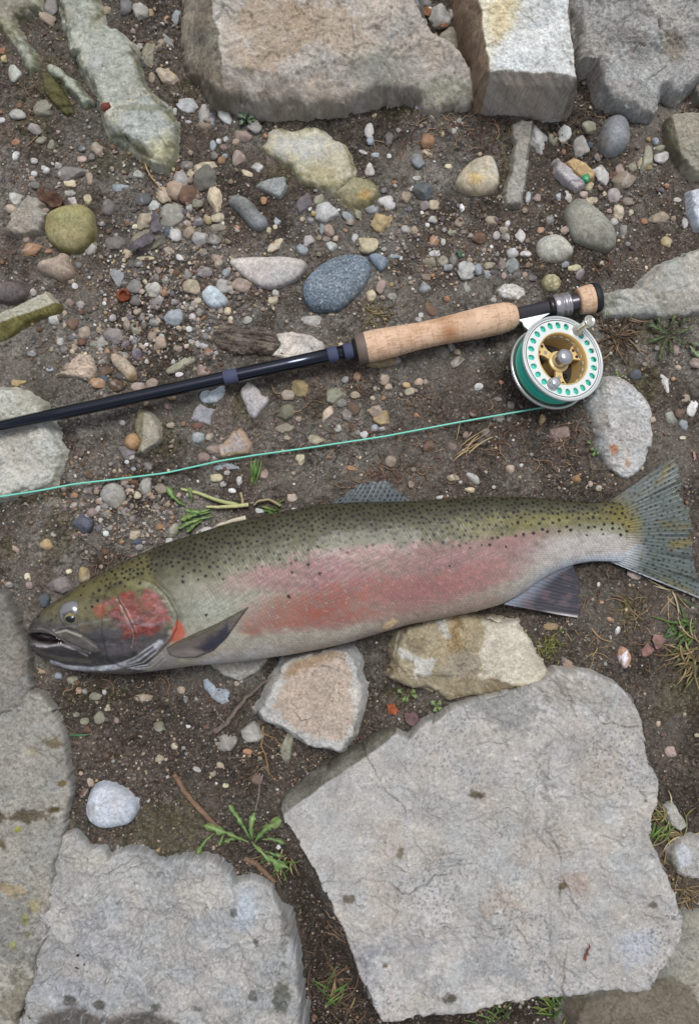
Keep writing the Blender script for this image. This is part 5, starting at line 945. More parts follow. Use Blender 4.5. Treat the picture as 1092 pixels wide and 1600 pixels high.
def fin(name, B, Tp, zb, zt, nr, colour, thick=1.6, ridge=0.8, wave=1.5, nl=60, nu=None, rag=0.0, seed=1):
    """fin of rays from root curve B to edge curve Tp (photo points)"""
    B = np.array(B, float); Tp = np.array(Tp, float); nu = nu or nr * 6
    def along(P, u):
        s = np.r_[0, np.cumsum(np.hypot(*np.diff(P, axis=0).T))]; s /= s[-1]
        k = np.linspace(0, 1, 200); X = np.interp(k, s, P[:, 0]); Yv = np.interp(k, s, P[:, 1])
        h = np.hanning(15); h /= h.sum(); f = lambda v: np.convolve(np.pad(v, 7, mode='reflect', reflect_type='odd'), h, 'valid')
        return np.interp(u, k, f(X)), np.interp(u, k, f(Yv))
    u = np.linspace(0, 1, nu); l = np.linspace(0, 1, nl)
    bx, by = along(B, u); tx, ty = along(Tp, u)
    rg = np.random.default_rng(seed)
    cut = 1 - rag * (0.6 * np.abs(vn(u * nr * 1.0, u * 0, seed)) + 1.0 * np.abs(vn(u * 7, u * 0, seed + 1))) - 0.06 * (np.abs(vn(u * 5 + 3, u * 0, seed + 2)) < 0.03) ; L = l[None, :] * cut[:, None]
    px = bx[:, None] + (tx - bx)[:, None] * L; py = by[:, None] + (ty - by)[:, None] * L
    zb = np.interp(u, np.linspace(0, 1, len(zb)), zb); zt = np.interp(u, np.linspace(0, 1, len(zt)), zt)
    z = zb[:, None] + (zt - zb)[:, None] * L ** 0.8 + wave * vn(px / 40, py / 40, seed + 3) * L
    split = 1 + (L > 0.55)
    z = z + ridge * np.cos(2 * math.pi * u[:, None] * nr * 1.0) * (0.4 + 0.6 * (1 - L)) + 0.4 * ridge * np.cos(2 * math.pi * u[:, None] * nr * 2) * L
    c = colour(px.ravel(), py.ravel(), np.repeat(u[:, None], nl, 1).ravel(), L.ravel(), np.cos(2 * math.pi * u[:, None] * nr * np.ones_like(L)).ravel())
    zl = zb[:, None] + (zt - zb)[:, None] * L
    k0 = kf(np.clip(bx, 44, 994))[:, None]; k = k0 + ((HC - zt)[:, None] / HC - k0) * np.clip(L * 1.5, 0, 1)
    X = (px - 546) * k; Y = (800 - py) * k
    th = thick * (1 - 0.7 * L)
    V = np.r_[np.stack([X, Y, z], -1).reshape(-1, 3), np.stack([X, Y, z - th], -1).reshape(-1, 3)]
    F = grid_faces(nu, nl)[:, ::-1]; n = nu * nl
    ed = np.r_[np.arange(nl), np.arange(1, nu) * nl + nl - 1, (nu - 1) * nl + np.arange(nl - 2, -1, -1), np.arange(nu - 2, 0, -1) * nl]
    e2 = np.roll(ed, -1); side = np.stack([ed, ed + n, e2 + n, e2], -1)
    return fish_mesh(name, V, np.r_[F, F[:, ::-1] + n, side], np.r_[c, c], M['fin'])
def mixer(c, col, w): w = np.clip(w, 0, 1)[:, None]; return c * (1 - w) + lin(col) * w
def tail_col(px, py, u, l, ray):
    n = fbm(px / 14, py / 8, 3, 81); c = np.tile(lin((98, 106, 103)), (len(px), 1))
    c = mixer(c, (78, 82, 70), sm(0.0, 0.8, n) * 0.7); c = mixer(c, (84, 92, 94), sm(0.1, 0.9, -ray) * 0.28)
    c = mixer(c, (140, 134, 92), sm(0.32, 0.0, l) * 0.8)
    c = mixer(c, (110, 102, 64), polymask(px, py, [(1020, 765), (1034, 735), (1050, 712), (1060, 710), (1050, 728), (1034, 752)], 4, 3) * 0.9)
    c = mixer(c, (118, 106, 62), polymask(px, py, [(1040, 846), (1068, 838), (1086, 830), (1090, 850), (1066, 856), (1046, 858)], 4, 3) * 0.8); c = mixer(c, (96, 90, 60), polymask(px, py, [(1020, 812), (1050, 816), (1086, 818), (1086, 828), (1040, 826)], 4, 3) * 0.7)
    c = mixer(c, (112, 108, 76), polymask(px, py, [(1030, 900), (1060, 912), (1095, 930), (1080, 930), (1040, 915)], 4, 3) * 0.7)
    c = mixer(c, (186, 186, 196), sm(0.975, 0.995, u) * 0.8); c = mixer(c, (86, 82, 66), sm(0.025, 0.0, u) * 0.8)
    c = mixer(c, (40, 42, 42), sm(0.4, 0.9, np.sin(u * 61) * np.sin(u * 23 + 1)) * sm(0.3, 0.7, l) * 0.6)
    c = mixer(c, (34, 37, 38), spot_mask(px, py, TSP, 0.8) * 0.85)
    b = sm(0.34 + 0.08 * vn(px / 9, py / 9, 5), 0.03, l)[:, None]; c = c * (1 - b) + fish_colour(np.clip(px, 44, 990), py) * b
    return c * (1 + 0.1 * n + 0.08 * vn(px / 2, py / 2, 6))[:, None]
def tail_spots():
    rg = np.random.default_rng(8); out = []
    for _ in range(5000):
        x, y = rg.uniform(965, 1100), rg.uniform(712, 940)
        if any((a - x) ** 2 + (b - y) ** 2 < 46 for a, b, r in out[-400:]): continue
        out.append((x, y, rg.uniform(1.3, 2.3)))
        if len(out) >= 400: break
    return np.array(out)
TSP = tail_spots()
fin("tail_fin", [(948, 787), (964, 800), (974, 820), (976, 840), (973, 856), (964, 870), (954, 878)],
    [(1058, 707), (1063, 735), (1069, 768), (1079, 800), (1085, 830), (1088, 862), (1094, 900), (1112, 944)], [13, 22, 25, 25, 24, 21, 12], [14, 16, 12, 12, 9, 8, 8], 30, tail_col, nl=90, nu=230, ridge=0.45, rag=0.07, wave=2.5, seed=4)
def dorsal_col(px, py, u, l, ray):
    n = fbm(px / 12, py / 5, 3, 82); c = np.tile(lin((84, 92, 94)), (len(px), 1))
    c = mixer(c, (84, 92, 98), sm(0.0, 0.9, -ray) * 0.6); c = mixer(c, (92, 92, 74), sm(0.25, 0, l) * 0.8)
    c = mixer(c, (32, 36, 40), spot_mask(px, py, DSP, 0.8) * 0.9)
    return c * (1 + 0.12 * n)[:, None]
DSP = np.array([(520 + 8.4 * i + 4.2 * (j % 2) + R.uniform(-1.6, 1.6), 750 + 6.2 * j + R.uniform(-1.4, 1.4) - 0.06 * 8 * i * 0, R.uniform(1.5, 2.3)) for i in range(16) for j in range(7)])
fin("dorsal_fin", [(508, 796), (560, 793), (600, 792), (652, 792)], [(545, 768), (562, 755), (585, 748), (605, 750), (616, 760), (632, 774), (646, 784)], [56, 54, 52, 50], [46, 40, 40, 46], 16, dorsal_col, nl=40, nu=120, wave=1.5, rag=0.08, seed=5)
def anal_col(px, py, u, l, ray):
    n = fbm(px / 14, py / 6, 3, 83); c = np.tile(lin((72, 70, 78)), (len(px), 1))
    c = mixer(c, (50, 48, 56), sm(0.0, 0.9, -ray) * 0.45); c = mixer(c, (150, 158, 172), sm(0.34, 0.0, l) * 0.8); c = mixer(c, (110, 92, 96), sm(0.1, 0.7, n) * 0.5)
    c = mixer(c, (206, 202, 202), sm(0.07, 0.0, u) * sm(0.4, 0.8, l) * 0.9)
    return c * (1 + 0.12 * n)[:, None]
fin("anal_fin", [(786, 944), (812, 930), (840, 908), (866, 893), (896, 884)], [(908, 966), (909, 945), (907, 925), (903, 905), (897, 890)], [44, 36, 30, 26, 20], [8, 9, 10, 12, 16], 16, anal_col, nl=50, nu=130, rag=0.07, ridge=0.5, wave=1.5, seed=6)
# ------------------------------------------------------------------ fly rod
def rod_pt(px, z): 
    x, y = wxy(px, 673 - 0.2163 * (px + 30), z); return np.array([float(x), float(y), z])
RA, RB = rod_pt(-60, 40), rod_pt(945, 33)
RD = RB - RA; RLEN = np.linalg.norm(RD); RD = RD / RLEN
def at_px(px):                                       # distance along the rod at which photo column px is crossed
    lo, hi = 0.0, RLEN
    for _ in range(40):
        m = (lo + hi) / 2; p = RA + RD * m
        if pxy(p[0], p[1], p[2])[0] < px: lo = m
        else: hi = m
    return lo
rod = empty("fly_rod", *RA[:2], RA[2], "black fly rod with cork grip lying across the stones above the fish", "fishing rod")
def rod_part(name, prof, mat, col, n=48, colf=None, parent=None, smooth=True):
    p = [(at_px(a) if a > -100 else a, r) for a, r in prof]
    V, F = lathe(p, n, (0, 0, 0), RD)
    c = lin(col) if colf is None else colf(V)
    return mesh(name, V, F, c, M[mat], parent or rod, smooth)
rod_part("blank", [(-60, 0.2), (-60, 9.0), (100, 9.7), (300, 10.5), (450, 10.9), (558, 11.2), (560, 0.3)], 'blank', (52, 56, 68), 64)
for a, b, r in ((351, 371, 11.2), (513, 527, 11.8), (538, 556, 12.2)):
    rod_part("thread_wrap", [(a - 1.5, 10), (a, r), (b, r), (b + 1.5, 10)], 'cork', (74, 78, 104))
rod_part("winding_check", [(551, 11), (552, 15.5), (560, 16.5), (562, 10)], 'rubber', (20, 20, 22))
TAIL0 = 560
def cork_col(V):
    t = V @ RD; rad = V - np.outer(t, RD); a = np.arctan2(rad[:, 2], rad @ np.cross(RD, [0, 0, 1]))
    u = t - t.min(); w = a * 24
    ring = np.floor(u / 17); rv = _h(ring.astype(np.int64), ring.astype(np.int64) * 0, 3)
    c = np.tile(lin((216, 183, 155)), (len(V), 1)) * (0.93 + 0.14 * rv + 0.06 * fbm(u / 18, w / 18, 3, 5))[:, None]
    c = mixer(c, (192, 150, 114), sm(0.1, 0.8, fbm(u / 30, w / 22, 3, 9)) * 0.45)
    c = mixer(c, (160, 104, 60), np.exp(-((u - 128) / 14) ** 2 - ((w - 28) / 22) ** 2) * 0.8); c = mixer(c, (168, 116, 70), np.exp(-((u - 120) / 16) ** 2 - ((w - 58) / 9) ** 2) * 0.6)
    pit = sm(0.42, 0.7, fbm(u / 9, w / 2.0, 3, 21)) * (rv > 0.3) + sm(0.55, 0.75, fbm(u / 2.2, w / 9, 3, 22)) * 0.8
    c = mixer(c, (128, 88, 58), np.clip(pit, 0, 1) * 0.42)
    c = mixer(c, (160, 118, 82), sm(0.9, 0.3, np.abs(u - (ring + 0.0) * 17)) * 0.55)
    return c
def prof_fine(P, step=1.0):
    P = np.array(P, float); xs = np.arange(P[0, 0], P[-1, 0] + step, step); r = np.interp(xs, P[:, 0], P[:, 1])
    k = np.hanning(9); k /= k.sum(); r2 = np.convolve(np.pad(r, 4, mode='edge'), k, 'valid'); return list(zip(xs, r2))
rod_part("grip_ring", [(557, 14), (556.5, 21), (558, 22.8), (564, 23.5), (571, 23.7), (573, 23)], 'rubber', (112, 98, 88), 72)
rod_part("cork_grip", [(570, 10)] + prof_fine([(571, 23.4), (590, 24), (620, 22.4), (655, 20.2), (690, 20.4), (720, 21.8), (750, 23.4), (775, 23.6), (790, 22.4), (800, 20), (806, 15)], 0.9) + [(806.5, 11)], 'cork', (200, 165, 128), 180, cork_col)
rod_part("reel_seat", [(803, 8), (804, 11.5), (866, 11.9), (867, 13), (880, 13)] + [(880 + 0.9 * k, 12.2 + (0.8 if k % 2 else 0)) for k in range(28)] + [(906, 8)], 'gun', (96, 92, 98), 64)
rod_part("lock_ring", [(864, 12), (864.5, 16.6), (866, 17.4), (876, 17.6), (877, 16.2), (878, 16.2), (879, 17.8), (883, 17.9), (884, 16.6), (885, 16.6), (886, 17.8), (889, 17.8), (890, 16), (890.5, 12)], 'gun', (178, 174, 178), 64)
rod_part("sliding_hood", [(856, 12), (856.5, 15), (858, 16.2), (864.8, 16.4), (865, 12)], 'gun', (64, 58, 62), 64)
rod_part("end_cork", [(902, 9), (902.2, 15), (903.5, 19)] + prof_fine([(905, 20.2), (912, 21.2), (920, 22), (927, 21.6)], 0.9) + [(927.5, 12)], 'cork', (200, 165, 128), 120, cork_col)
rod_part("butt_cap", [(925, 10), (925.5, 22.2), (927, 23.2), (932, 23), (936, 20.5), (938, 14), (938.6, 0.2)], 'rubber', (34, 36, 42), 72)
sn = rod_part

# ------------------------------------------------------------------ fly reel
RN = np.array([0.29, 0.22, 0.93]); RN /= np.linalg.norm(RN)
rcx, rcy = wxy(879, 560, 68); rc = np.array([float(rcx), float(rcy), 68.0]); rb = rc - RN * 45
reel = empty("fly_reel", *rb, "silver and gold fly reel holding turquoise line, mounted under the reel seat", "fishing reel")
reel.rotation_euler = Vector((0, 0, 1)).rotation_difference(Vector(RN)).to_euler()
bpy.context.view_layer.update()
QI = np.array(reel.rotation_euler.to_matrix())       # local -> world
def loc_ang(px, py, h):                              # local plan point of the photo point at height h above the back plate
    for_z = rb[2] + RN[2] * h; p = np.array([*map(float, wxy(px, py, for_z)), for_z]) - rb
    for _ in range(5):
        q = QI.T @ p; q[2] = h; w = QI @ q + rb
        p = np.array([*map(float, wxy(px, py, w[2])), w[2]]) - rb
    q = QI.T @ p; return q[0], q[1]
def reel_part(name, prof, mat, col, n=96, parent=None, base=(0, 0, 0), axis=(0, 0, 1), smooth=True):
    V, F = lathe(prof, n, base, axis); c = lin(col) if not callable(col) else col(V)
    return mesh(name, V, F, c, M[mat], parent or reel, smooth)
reel_part("frame", [(0, 0.3), (0, 60), (1, 64), (4, 66), (6, 66.6), (8, 66), (9, 64.5), (8.5, 62.5), (5, 61), (4.5, 40), (4.5, 0.3)], 'chrome', lambda V: np.where((np.hypot(V[:, 0], V[:, 1]) > 60)[:, None], lin((205, 205, 202)), lin((58, 56, 56))))
def line_prof():
    P = [(6, 41)]; 
    for k in range(240):
        z = 7 + 29 * k / 239; P.append((z + 4 * k / 239, 57.2 + 0.9 * abs(math.sin(math.pi * k / 10.0)) - 3.0 * (k / 239) ** 3 * 0 + 1.0 * math.sin(z * 0.31)))
    return P + [(40.6, 55)] + [(40.4 + 0.8 * abs(math.sin(math.pi * q / 3.4)), q) for q in np.arange(54, 42, -0.35)] + [(40, 41), (6, 41)]
def line_col(V):
    a = np.arctan2(V[:, 1], V[:, 0]); k = np.floor((V[:, 2] + 0.4 * np.sin(a * 2 + V[:, 2] * 0.2)) / 1.45)
    rv = _h(k.astype(np.int64), k.astype(np.int64) * 0, 5)
    c = lin((60, 212, 186))[None] * (0.72 + 0.4 * rv)[:, None]
    c = mixer(c, (10, 160, 150), (rv > 0.72) * 0.7); c = mixer(c, (70, 205, 180), (rv < 0.15) * 0.6)
    c = mixer(c, (150, 160, 70), (np.abs(V[:, 2] - 9.5) < 0.9) * 0.8)
    return c
reel_part("wound_line", line_prof(), 'line', line_col, 120)
def ring_plate():
    bm = bmesh.new(); edges = []
    def loop(cx, cy, r, n, sq=1.0, rot=0.0):
        vs = []
        for k in range(n):
            a = 2 * math.pi * k / n; x, y = r * math.cos(a), r * sq * math.sin(a)
            vs.append(bm.verts.new((cx + x * math.cos(rot) - y * math.sin(rot), cy + x * math.sin(rot) + y * math.cos(rot), 0)))
        for k in range(n): edges.append(bm.edges.new((vs[k], vs[(k + 1) % n])))
    loop(0, 0, 66, 110); loop(0, 0, 41.5, 80)
    ha, wa = loc_ang(901, 517, 45), loc_ang(862, 601, 45)
    for k in range(24):
        a = 2 * math.pi * k / 24 + 0.06; p = (52.6 * math.cos(a), 52.6 * math.sin(a))
        if math.dist(p, ha) < 9 or math.dist(p, wa) < 9: continue
        loop(*p, 4.4, 16, 1.22, a + math.pi / 2)
    bmesh.ops.triangle_fill(bm, use_beauty=True, use_dissolve=False, edges=edges, normal=(0, 0, 1))
    r = bmesh.ops.extrude_face_region(bm, geom=bm.faces[:]); 
    for v in r['geom']:
        if isinstance(v, bmesh.types.BMVert): v.co.z -= 3.0
    bmesh.ops.recalc_face_normals(bm, faces=bm.faces)
    V = np.array([v.co[:] for v in bm.verts]) + (0, 0, 45); T = [[v.index for v in f.verts] for f in bm.faces]
    bm.verts.index_update(); F = [np.array([t for t in T if len(t) == 3]), np.array([t for t in T if len(t) == 4])]; bm.free()
    return mesh("spool_rim", V, F, lin((232, 236, 233)), M['silver'], reel, False), ha, wa
rimp, HA, WA = ring_plate()
reel_part("rim_lip", [(40, 63), (41, 66.4), (45, 67.4), (47, 66.8), (47.6, 65.2), (46.8, 63.6), (45.1, 62.8)], 'silver', (200, 204, 204), 110)
reel_part("rim_groove", [(45.2, 61.2), (45.5, 60.9), (45.5, 60.3), (45.2, 60.0)], 'rubber', (70, 74, 74), 110)
def drum():
    o = reel_part("spool_drum", [(8, 38.6), (45.6, 41.8), (46.2, 41.0), (45.6, 39.9), (40, 39.3), (8, 36)], 'gold', (214, 184, 124), 90)
    for k in range(22):
        a = 2 * math.pi * k / 22; mxx = Mix(); 
        b = bmesh.new(); bmesh.ops.create_cube(b, size=1); bmesh.ops.bevel(b, geom=b.edges[:], offset=0.12, segments=2, affect='EDGES')
        V = np.array([v.co[:] for v in b.verts]) * (1.2, 6.2, 12); F = [[v.index for v in f.verts] for f in b.faces]; b.free()
        V = V + (38.6, 0, 31); c, s = math.cos(a), math.sin(a)
        V = np.c_[V[:, 0] * c - V[:, 1] * s, V[:, 0] * s + V[:, 1] * c, V[:, 2]]
        mesh("drum_slot", V, [np.array([f for f in F if len(f) == 3]), np.array([f for f in F if len(f) == 4])], lin((206, 200, 186)), M['silver'], o, False)
drum()
reel_part("back_disc", [(8.2, 0.3), (8.2, 37), (7, 37.5)], 'rubber', (62, 58, 58), 60)
for k in range(9):
    a = 2 * math.pi * k / 9 + 0.2; reel_part("disc_hole", [(8.1, 4.2), (9.0, 4.2), (9.0, 0.2)], 'rubber', (18, 17, 17), 20, None, (26 * math.cos(a), 26 * math.sin(a), 0))
for k in range(3):
    a0 = math.radians(148 + 120 * k); P = []
    q = np.linspace(0, 1, 18); rr = 9 + 30.5 * q; w = 5.4 + 1.0 * q + 15 * np.clip(q - 0.45, 0, 1) ** 1.6 * 1.6
    L = [(r * math.cos(a0) - ww * math.sin(a0), r * math.sin(a0) + ww * math.cos(a0)) for r, ww in zip(rr, w)]
    Rr = [(r * math.cos(a0) + ww * math.sin(a0), r * math.sin(a0) - ww * math.cos(a0)) for r, ww in zip(rr, w)]
    def clampr(p):
        d = math.hypot(*p); return p if d < 39 else (p[0] * 39 / d, p[1] * 39 / d)
    V = []
    for z in (27.0, 31.5):
        for (l, r_) in zip(L, Rr): V += [(*clampr(l), z - (3 if z > 30 else 0) * 0), (*clampr(r_), z)]
    n = len(q); top = np.array([[2 * n + 2 * i, 2 * n + 2 * i + 1, 2 * n + 2 * i + 3, 2 * n + 2 * i + 2] for i in range(n - 1)])
    bot = np.array([[2 * i, 2 * i + 2, 2 * i + 3, 2 * i + 1] for i in range(n - 1)])
    s1 = np.array([[2 * i, 2 * n + 2 * i, 2 * n + 2 * i + 2, 2 * i + 2] for i in range(n - 1)]); s2 = np.array([[2 * i + 1, 2 * i + 3, 2 * n + 2 * i + 3, 2 * n + 2 * i + 1] for i in range(n - 1)])
    en = np.array([[2 * n - 2, 4 * n - 2, 4 * n - 1, 2 * n - 1]])
    sp = mesh("spoke", V, np.r_[top, bot, s1, s2, en], lin((226, 198, 140)), M['gold'], reel, False)
    for (rh, off, hr) in ((33.5, 5.5, 2.6), (33.5, -5.5, 2.6), (24.5, 0, 3.0)):
        bx_, by_ = rh * math.cos(a0) - off * math.sin(a0), rh * math.sin(a0) + off * math.cos(a0)
        reel_part("spoke_hole", [(31.4, hr), (31.75, hr), (31.75, 0.1)], 'rubber', (70, 52, 30) if hr < 3 else (170, 158, 140), 20, sp, (bx_, by_, 0))
reel_part("hub", [(9, 14), (26, 14.5), (31, 16.5), (33, 16.5), (34.2, 15), (34.5, 11.5)], 'gold', (222, 196, 140), 60)
reel_part("hub_cap", [(33, 11), (34, 12.2), (50, 12.6), (54, 11.6), (57, 8.5), (58.2, 4), (58.4, 0.2)], 'chrome', (190, 190, 196), 60)
reel_part("handle", [(45, 8.6), (47.5, 8.2), (48.5, 6.2), (56, 5.4), (70, 6.4), (77, 8.4), (80, 9.2), (82, 8.8), (82.2, 6.6), (80.8, 5.2), (80.6, 4.4), (81.2, 3.4), (81.0, 0.2)], 'chrome', (204, 200, 190), 48, None, (*HA, 0))
reel_part("counterweight", [(45, 9.2), (47, 9.2), (48, 7), (52, 6.8), (54, 7.8), (57, 7.6), (58.4, 5.4), (58.8, 0.2)], 'chrome', (204, 206, 210), 40, None, (*WA, 0))
ANG = math.atan2(RD[1], RD[0])
def foot():
    top = [(801, 497), (836, 489), (868, 482), (858, 490), (846, 497), (838, 506), (826, 516), (818, 509), (816, 503)]
    z1 = 41; P = np.array([np.array([*map(float, wxy(a, b, z1))]) for a, b in top]); n = len(P)
    V = np.r_[np.c_[P, np.full(n, z1)], np.c_[P, np.full(n, z1 - 8)]] - rb
    bm = bmesh.new(); vs = [bm.verts.new(v) for v in V]
    bm.faces.new(vs[:n]); bm.faces.new(vs[n:][::-1])
    for k in range(n): bm.faces.new((vs[k], vs[n + k], vs[n + (k + 1) % n], vs[(k + 1) % n]))
    bmesh.ops.recalc_face_normals(bm, faces=bm.faces); bmesh.ops.bevel(bm, geom=bm.edges[:], offset=0.6, segments=2, affect='EDGES')
    bmesh.ops.triangulate(bm, faces=bm.faces); bm.verts.index_update()
    Vv = np.array([v.co[:] for v in bm.verts]) @ QI; F = np.array([[v.index for v in f.verts] for f in bm.faces]); bm.free()
    mesh("reel_foot", Vv, F, lin((206, 216, 212)), M['silver'], reel, False)
foot()

# ------------------------------------------------------------------ fly line running off the reel
def strand():
    P = [(884, 627, 26), (868, 633, 20), (846, 637, 16), (800, 645, 14), (720, 659, 12), (600, 682, 11), (480, 700, 10), (400, 711, 13), (345, 720, 14), (260, 739, 10), (180, 749, 10), (118, 756, 16), (60, 767, 25), (0, 776, 24), (-60, 786, 20)]
    P = np.array(P, float); s = np.r_[0, np.cumsum(np.hypot(*np.diff(P[:, :2], axis=0).T))]; q = np.linspace(0, s[-1], 260)
    px = np.interp(q, s, P[:, 0]); py = np.interp(q, s, P[:, 1]); z = np.interp(q, s, P[:, 2])
    k = np.hanning(13); k /= k.sum(); f = lambda v: np.convolve(np.pad(v, 6, mode='reflect', reflect_type='odd'), k, 'valid')
    x, y = wxy(f(px), f(py), f(z)); 
    V, F = tube(np.c_[x, y, f(z)], 1.4, 10)
    o = mesh("fly_line", V, F, lin((120, 212, 190)), M['line'])
    tag(o, "thin mint green line running from the reel to the left edge above the fish", "fishing line")
strand()

# ------------------------------------------------------------------ twigs, bark, leaves, weeds
def wob(P, n, amp, seed):
    P = np.array(P, float); s = np.r_[0, np.cumsum(np.linalg.norm(np.diff(P[:, :2], axis=0), axis=1))]; q = np.linspace(0, s[-1], n)
    A = np.stack([np.interp(q, s, P[:, k]) for k in range(P.shape[1])], -1)
    if n > 8:
        h = np.hanning(7); h /= h.sum()
        for k in range(A.shape[1]): A[:, k] = np.convolve(np.pad(A[:, k], 3, mode='reflect', reflect_type='odd'), h, 'valid')
    A[:, 0] += amp * fbm(q / 14, q * 0, 3, seed); A[:, 1] += amp * fbm(q / 14, q * 0 + 5, 3, seed + 1)
    return A
def stick(name, P, r, col, label, cat, amp=1.5, mat='bark', n=40, seed=1, forks=()):
    mx = Mix()
    def one(P, r, sd):
        A = wob(P, n, amp, sd); z = A[:, 2] if A.shape[1] > 2 else np.full(n, 5.0)
        x, y = wxy(A[:, 0], A[:, 1], z); z = z + ground_z(x, y)
        rr = np.linspace(r[0], r[1], n) * (1 + 0.18 * vn(np.arange(n) / 2.0, np.zeros(n), sd))
        V, F = tube(np.c_[x, y, z], rr, 8); c = lin(col) * (1 + 0.25 * fbm(V[:, 0] / 5, V[:, 1] / 5 + V[:, 2], 3, sd))[:, None]
        mx.add(V, F, c)
    one(P, r, seed)
    for i, (p, q) in enumerate(forks): one(p, q, seed + 5 + i)
    o = mx.obj(name, M[mat]); return tag(o, label, cat)
stick("twig", [(271, 1210, 4), (290, 1238, 6), (318, 1272, 7), (342, 1298, 5)], (3.6, 4.2), (134, 108, 90), "brown twig pointing at the dandelion from above its left side", "twig", 1.0, seed=3)
stick("twig", [(383, 1340, -2), (400, 1352, 3), (415, 1366, 6), (430, 1380, 4)], (4.8, 3.8), (128, 104, 88), "short brown twig between the dandelion and the flaky slab", "twig", 1.0, seed=8)
stick("branch", [(338, 1143, 4), (360, 1122, 8), (382, 1095, 7), (405, 1073, 8), (428, 1056, 10)], (4.2, 2.0), (120, 108, 100), "thin grey branch in bare soil left of the pinkish tan rock", "branch", 2.0, seed=12, forks=[([(352, 1130, 7), (344, 1120, 5), (338, 1112, 4)], (2, 0.8)), ([(346, 1136, 6), (335, 1140, 4), (326, 1148, 3)], (2.4, 1))])
stick("root", [(452, 1162, 4), (466, 1150, 5), (410, 1134, 5), (408, 1160, 5), (415, 1190, 4), (420, 1212, 3)][2:], (1.6, 0.9), (150, 118, 80), "tan dry stem hanging down from the pinkish tan rock", "plant stem", 2.0, 'dry', seed=14, forks=[([(411, 1146, 5), (432, 1155, 4), (440, 1164, 3)], (1.2, 0.6)), ([(413, 1172, 4), (402, 1180, 3), (396, 1176, 3)], (1.0, 0.5))])
stick("root", [(400, 1268, 3), (404, 1245, 5), (406, 1225, 4), (410, 1210, 3)], (1.6, 1.2), (128, 120, 114), "grey bare stem above the dandelion leaves", "plant stem", 1.2, 'dry', seed=17)
stick("root", [(80, 1112, 2), (98, 1128, 4), (118, 1146, 4), (132, 1168, 3), (146, 1180, 2)], (1.2, 0.8), (98, 88, 80), "thin dark root beside the lichen spotted boulder", "root", 1.4, 'dry', seed=19)
stick("root", [(184, 166, 24), (190, 158, 25), (200, 153, 26), (208, 156, 26), (214, 164, 25), (222, 165, 24), (230, 158, 22), (238, 153, 18), (246, 158, 12)], (1.2, 0.8), (150, 122, 92), "looping tan rootlet lying over the long mossy stone", "root", 0.8, 'dry', n=50, seed=23)
stick("stem", [(224, 250, 2), (230, 266, 6), (238, 278, 7), (250, 292, 8), (258, 300, 6)], (1.3, 1.0), (178, 152, 116), "pale dry stem crossing the tan pebbles under the long mossy stone", "plant stem", 0.8, 'dry', seed=27)

# bark fragment: layered, split along its length
def bark():
    out = [(334, 522), (350, 506), (380, 512), (410, 515), (431, 525), (438, 540), (426, 556), (390, 554), (350, 549), (335, 536)]
    def ex(px, py, c, V):
        u = (px - 340) * 0.97 + (py - 520) * 0.2; v = (py - 530) - 0.12 * (px - 380)
        k = sm(0.1, 0.7, fbm(u / 24, v / 3.2, 3, 91)); c = mixer(c, (58, 46, 42), k * 0.8); c = mixer(c, (150, 140, 130), sm(0.2, 0.8, fbm(u / 16, v / 2.5, 3, 95)) * 0.6)
        c = mixer(c, (116, 80, 70), sm(0.1, 0.6, fbm(u / 30, v / 8, 3, 97)) * sm(4, 12, v) * 0.7); return mixer(c, (134, 134, 96), sm(0.4, 0.8, fbm(px / 8, py / 8, 3, 98)) * 0.4)
    rock("bark_piece", out, 13, "dark weathered bark fragment in the gravel just above the rod", "bark", (104, 94, 88), None, zo=5, res=1.1, edge=9, slope=3, noise=(2.5, 9), rough=2.2, warp=2.5, mat='bark', extra=ex)
bark()

def leaf_sheet(name, outline, z, col, label=None, cat=None, curl=4, parent=None, mat='leaf', seed=1, thick=0.8, rib=None, group=None):
    P = np.array(outline, float); res = 1.2
    xs = np.arange(P[:, 0].min() - 2, P[:, 0].max() + 2, res); ys = np.arange(P[:, 1].min() - 2, P[:, 1].max() + 2, res)
    gx, gy = np.meshgrid(xs, ys, indexing='ij'); px, py = gx.ravel(), gy.ravel()
    d = sdist(px + 1.0 * vn(px / 4, py / 4, seed), py + 1.0 * vn(px / 4, py / 4, seed + 1), P)
    F = grid_faces(len(xs), len(ys))[:, ::-1]; F = F[(d > 0)[F].all(1)]
    used = np.zeros(len(px), bool); used[F.ravel()] = True; idx = np.cumsum(used) - 1; F = idx[F]; px, py = px[used], py[used]
    zz = z + curl * fbm(px / 16, py / 16, 3, seed + 5); x, y = wxy(px, py, z); zz = zz + ground_z(x, y) * 0.3
    c = lin(col) * (1 + 0.3 * fbm(px / 6, py / 6, 3, seed + 9))[:, None]
    n = len(px); V = np.r_[np.c_[x, y, zz], np.c_[x, y, zz - thick]]
    E = np.r_[F[:, [0, 1]], F[:, [1, 2]], F[:, [2, 3]], F[:, [3, 0]]]; key = np.sort(E, 1); k = key[:, 0] * n + key[:, 1]
    _, first, cnt = np.unique(k, return_index=True, return_counts=True); B = E[first[cnt == 1]]
    side = np.c_[B[:, 1], B[:, 0], B[:, 0] + n, B[:, 1] + n]
    o = mesh(name, V, np.r_[F, F[:, ::-1] + n, side], np.r_[c, c], M[mat], parent)
    return tag(o, label, cat, group) if label else o
leaf_sheet("dead_leaf", [(199, 384), (214, 372), (232, 362), (236, 340), (238, 326), (247, 330), (250, 345), (257, 352), (250, 360), (238, 364), (244, 370), (238, 378), (222, 388), (206, 393)], 16, (102, 95, 100), "dull purple withered leaf folded over pebbles, left of the dark grey cobbles", "leaf", 3, mat='dry', seed=3)
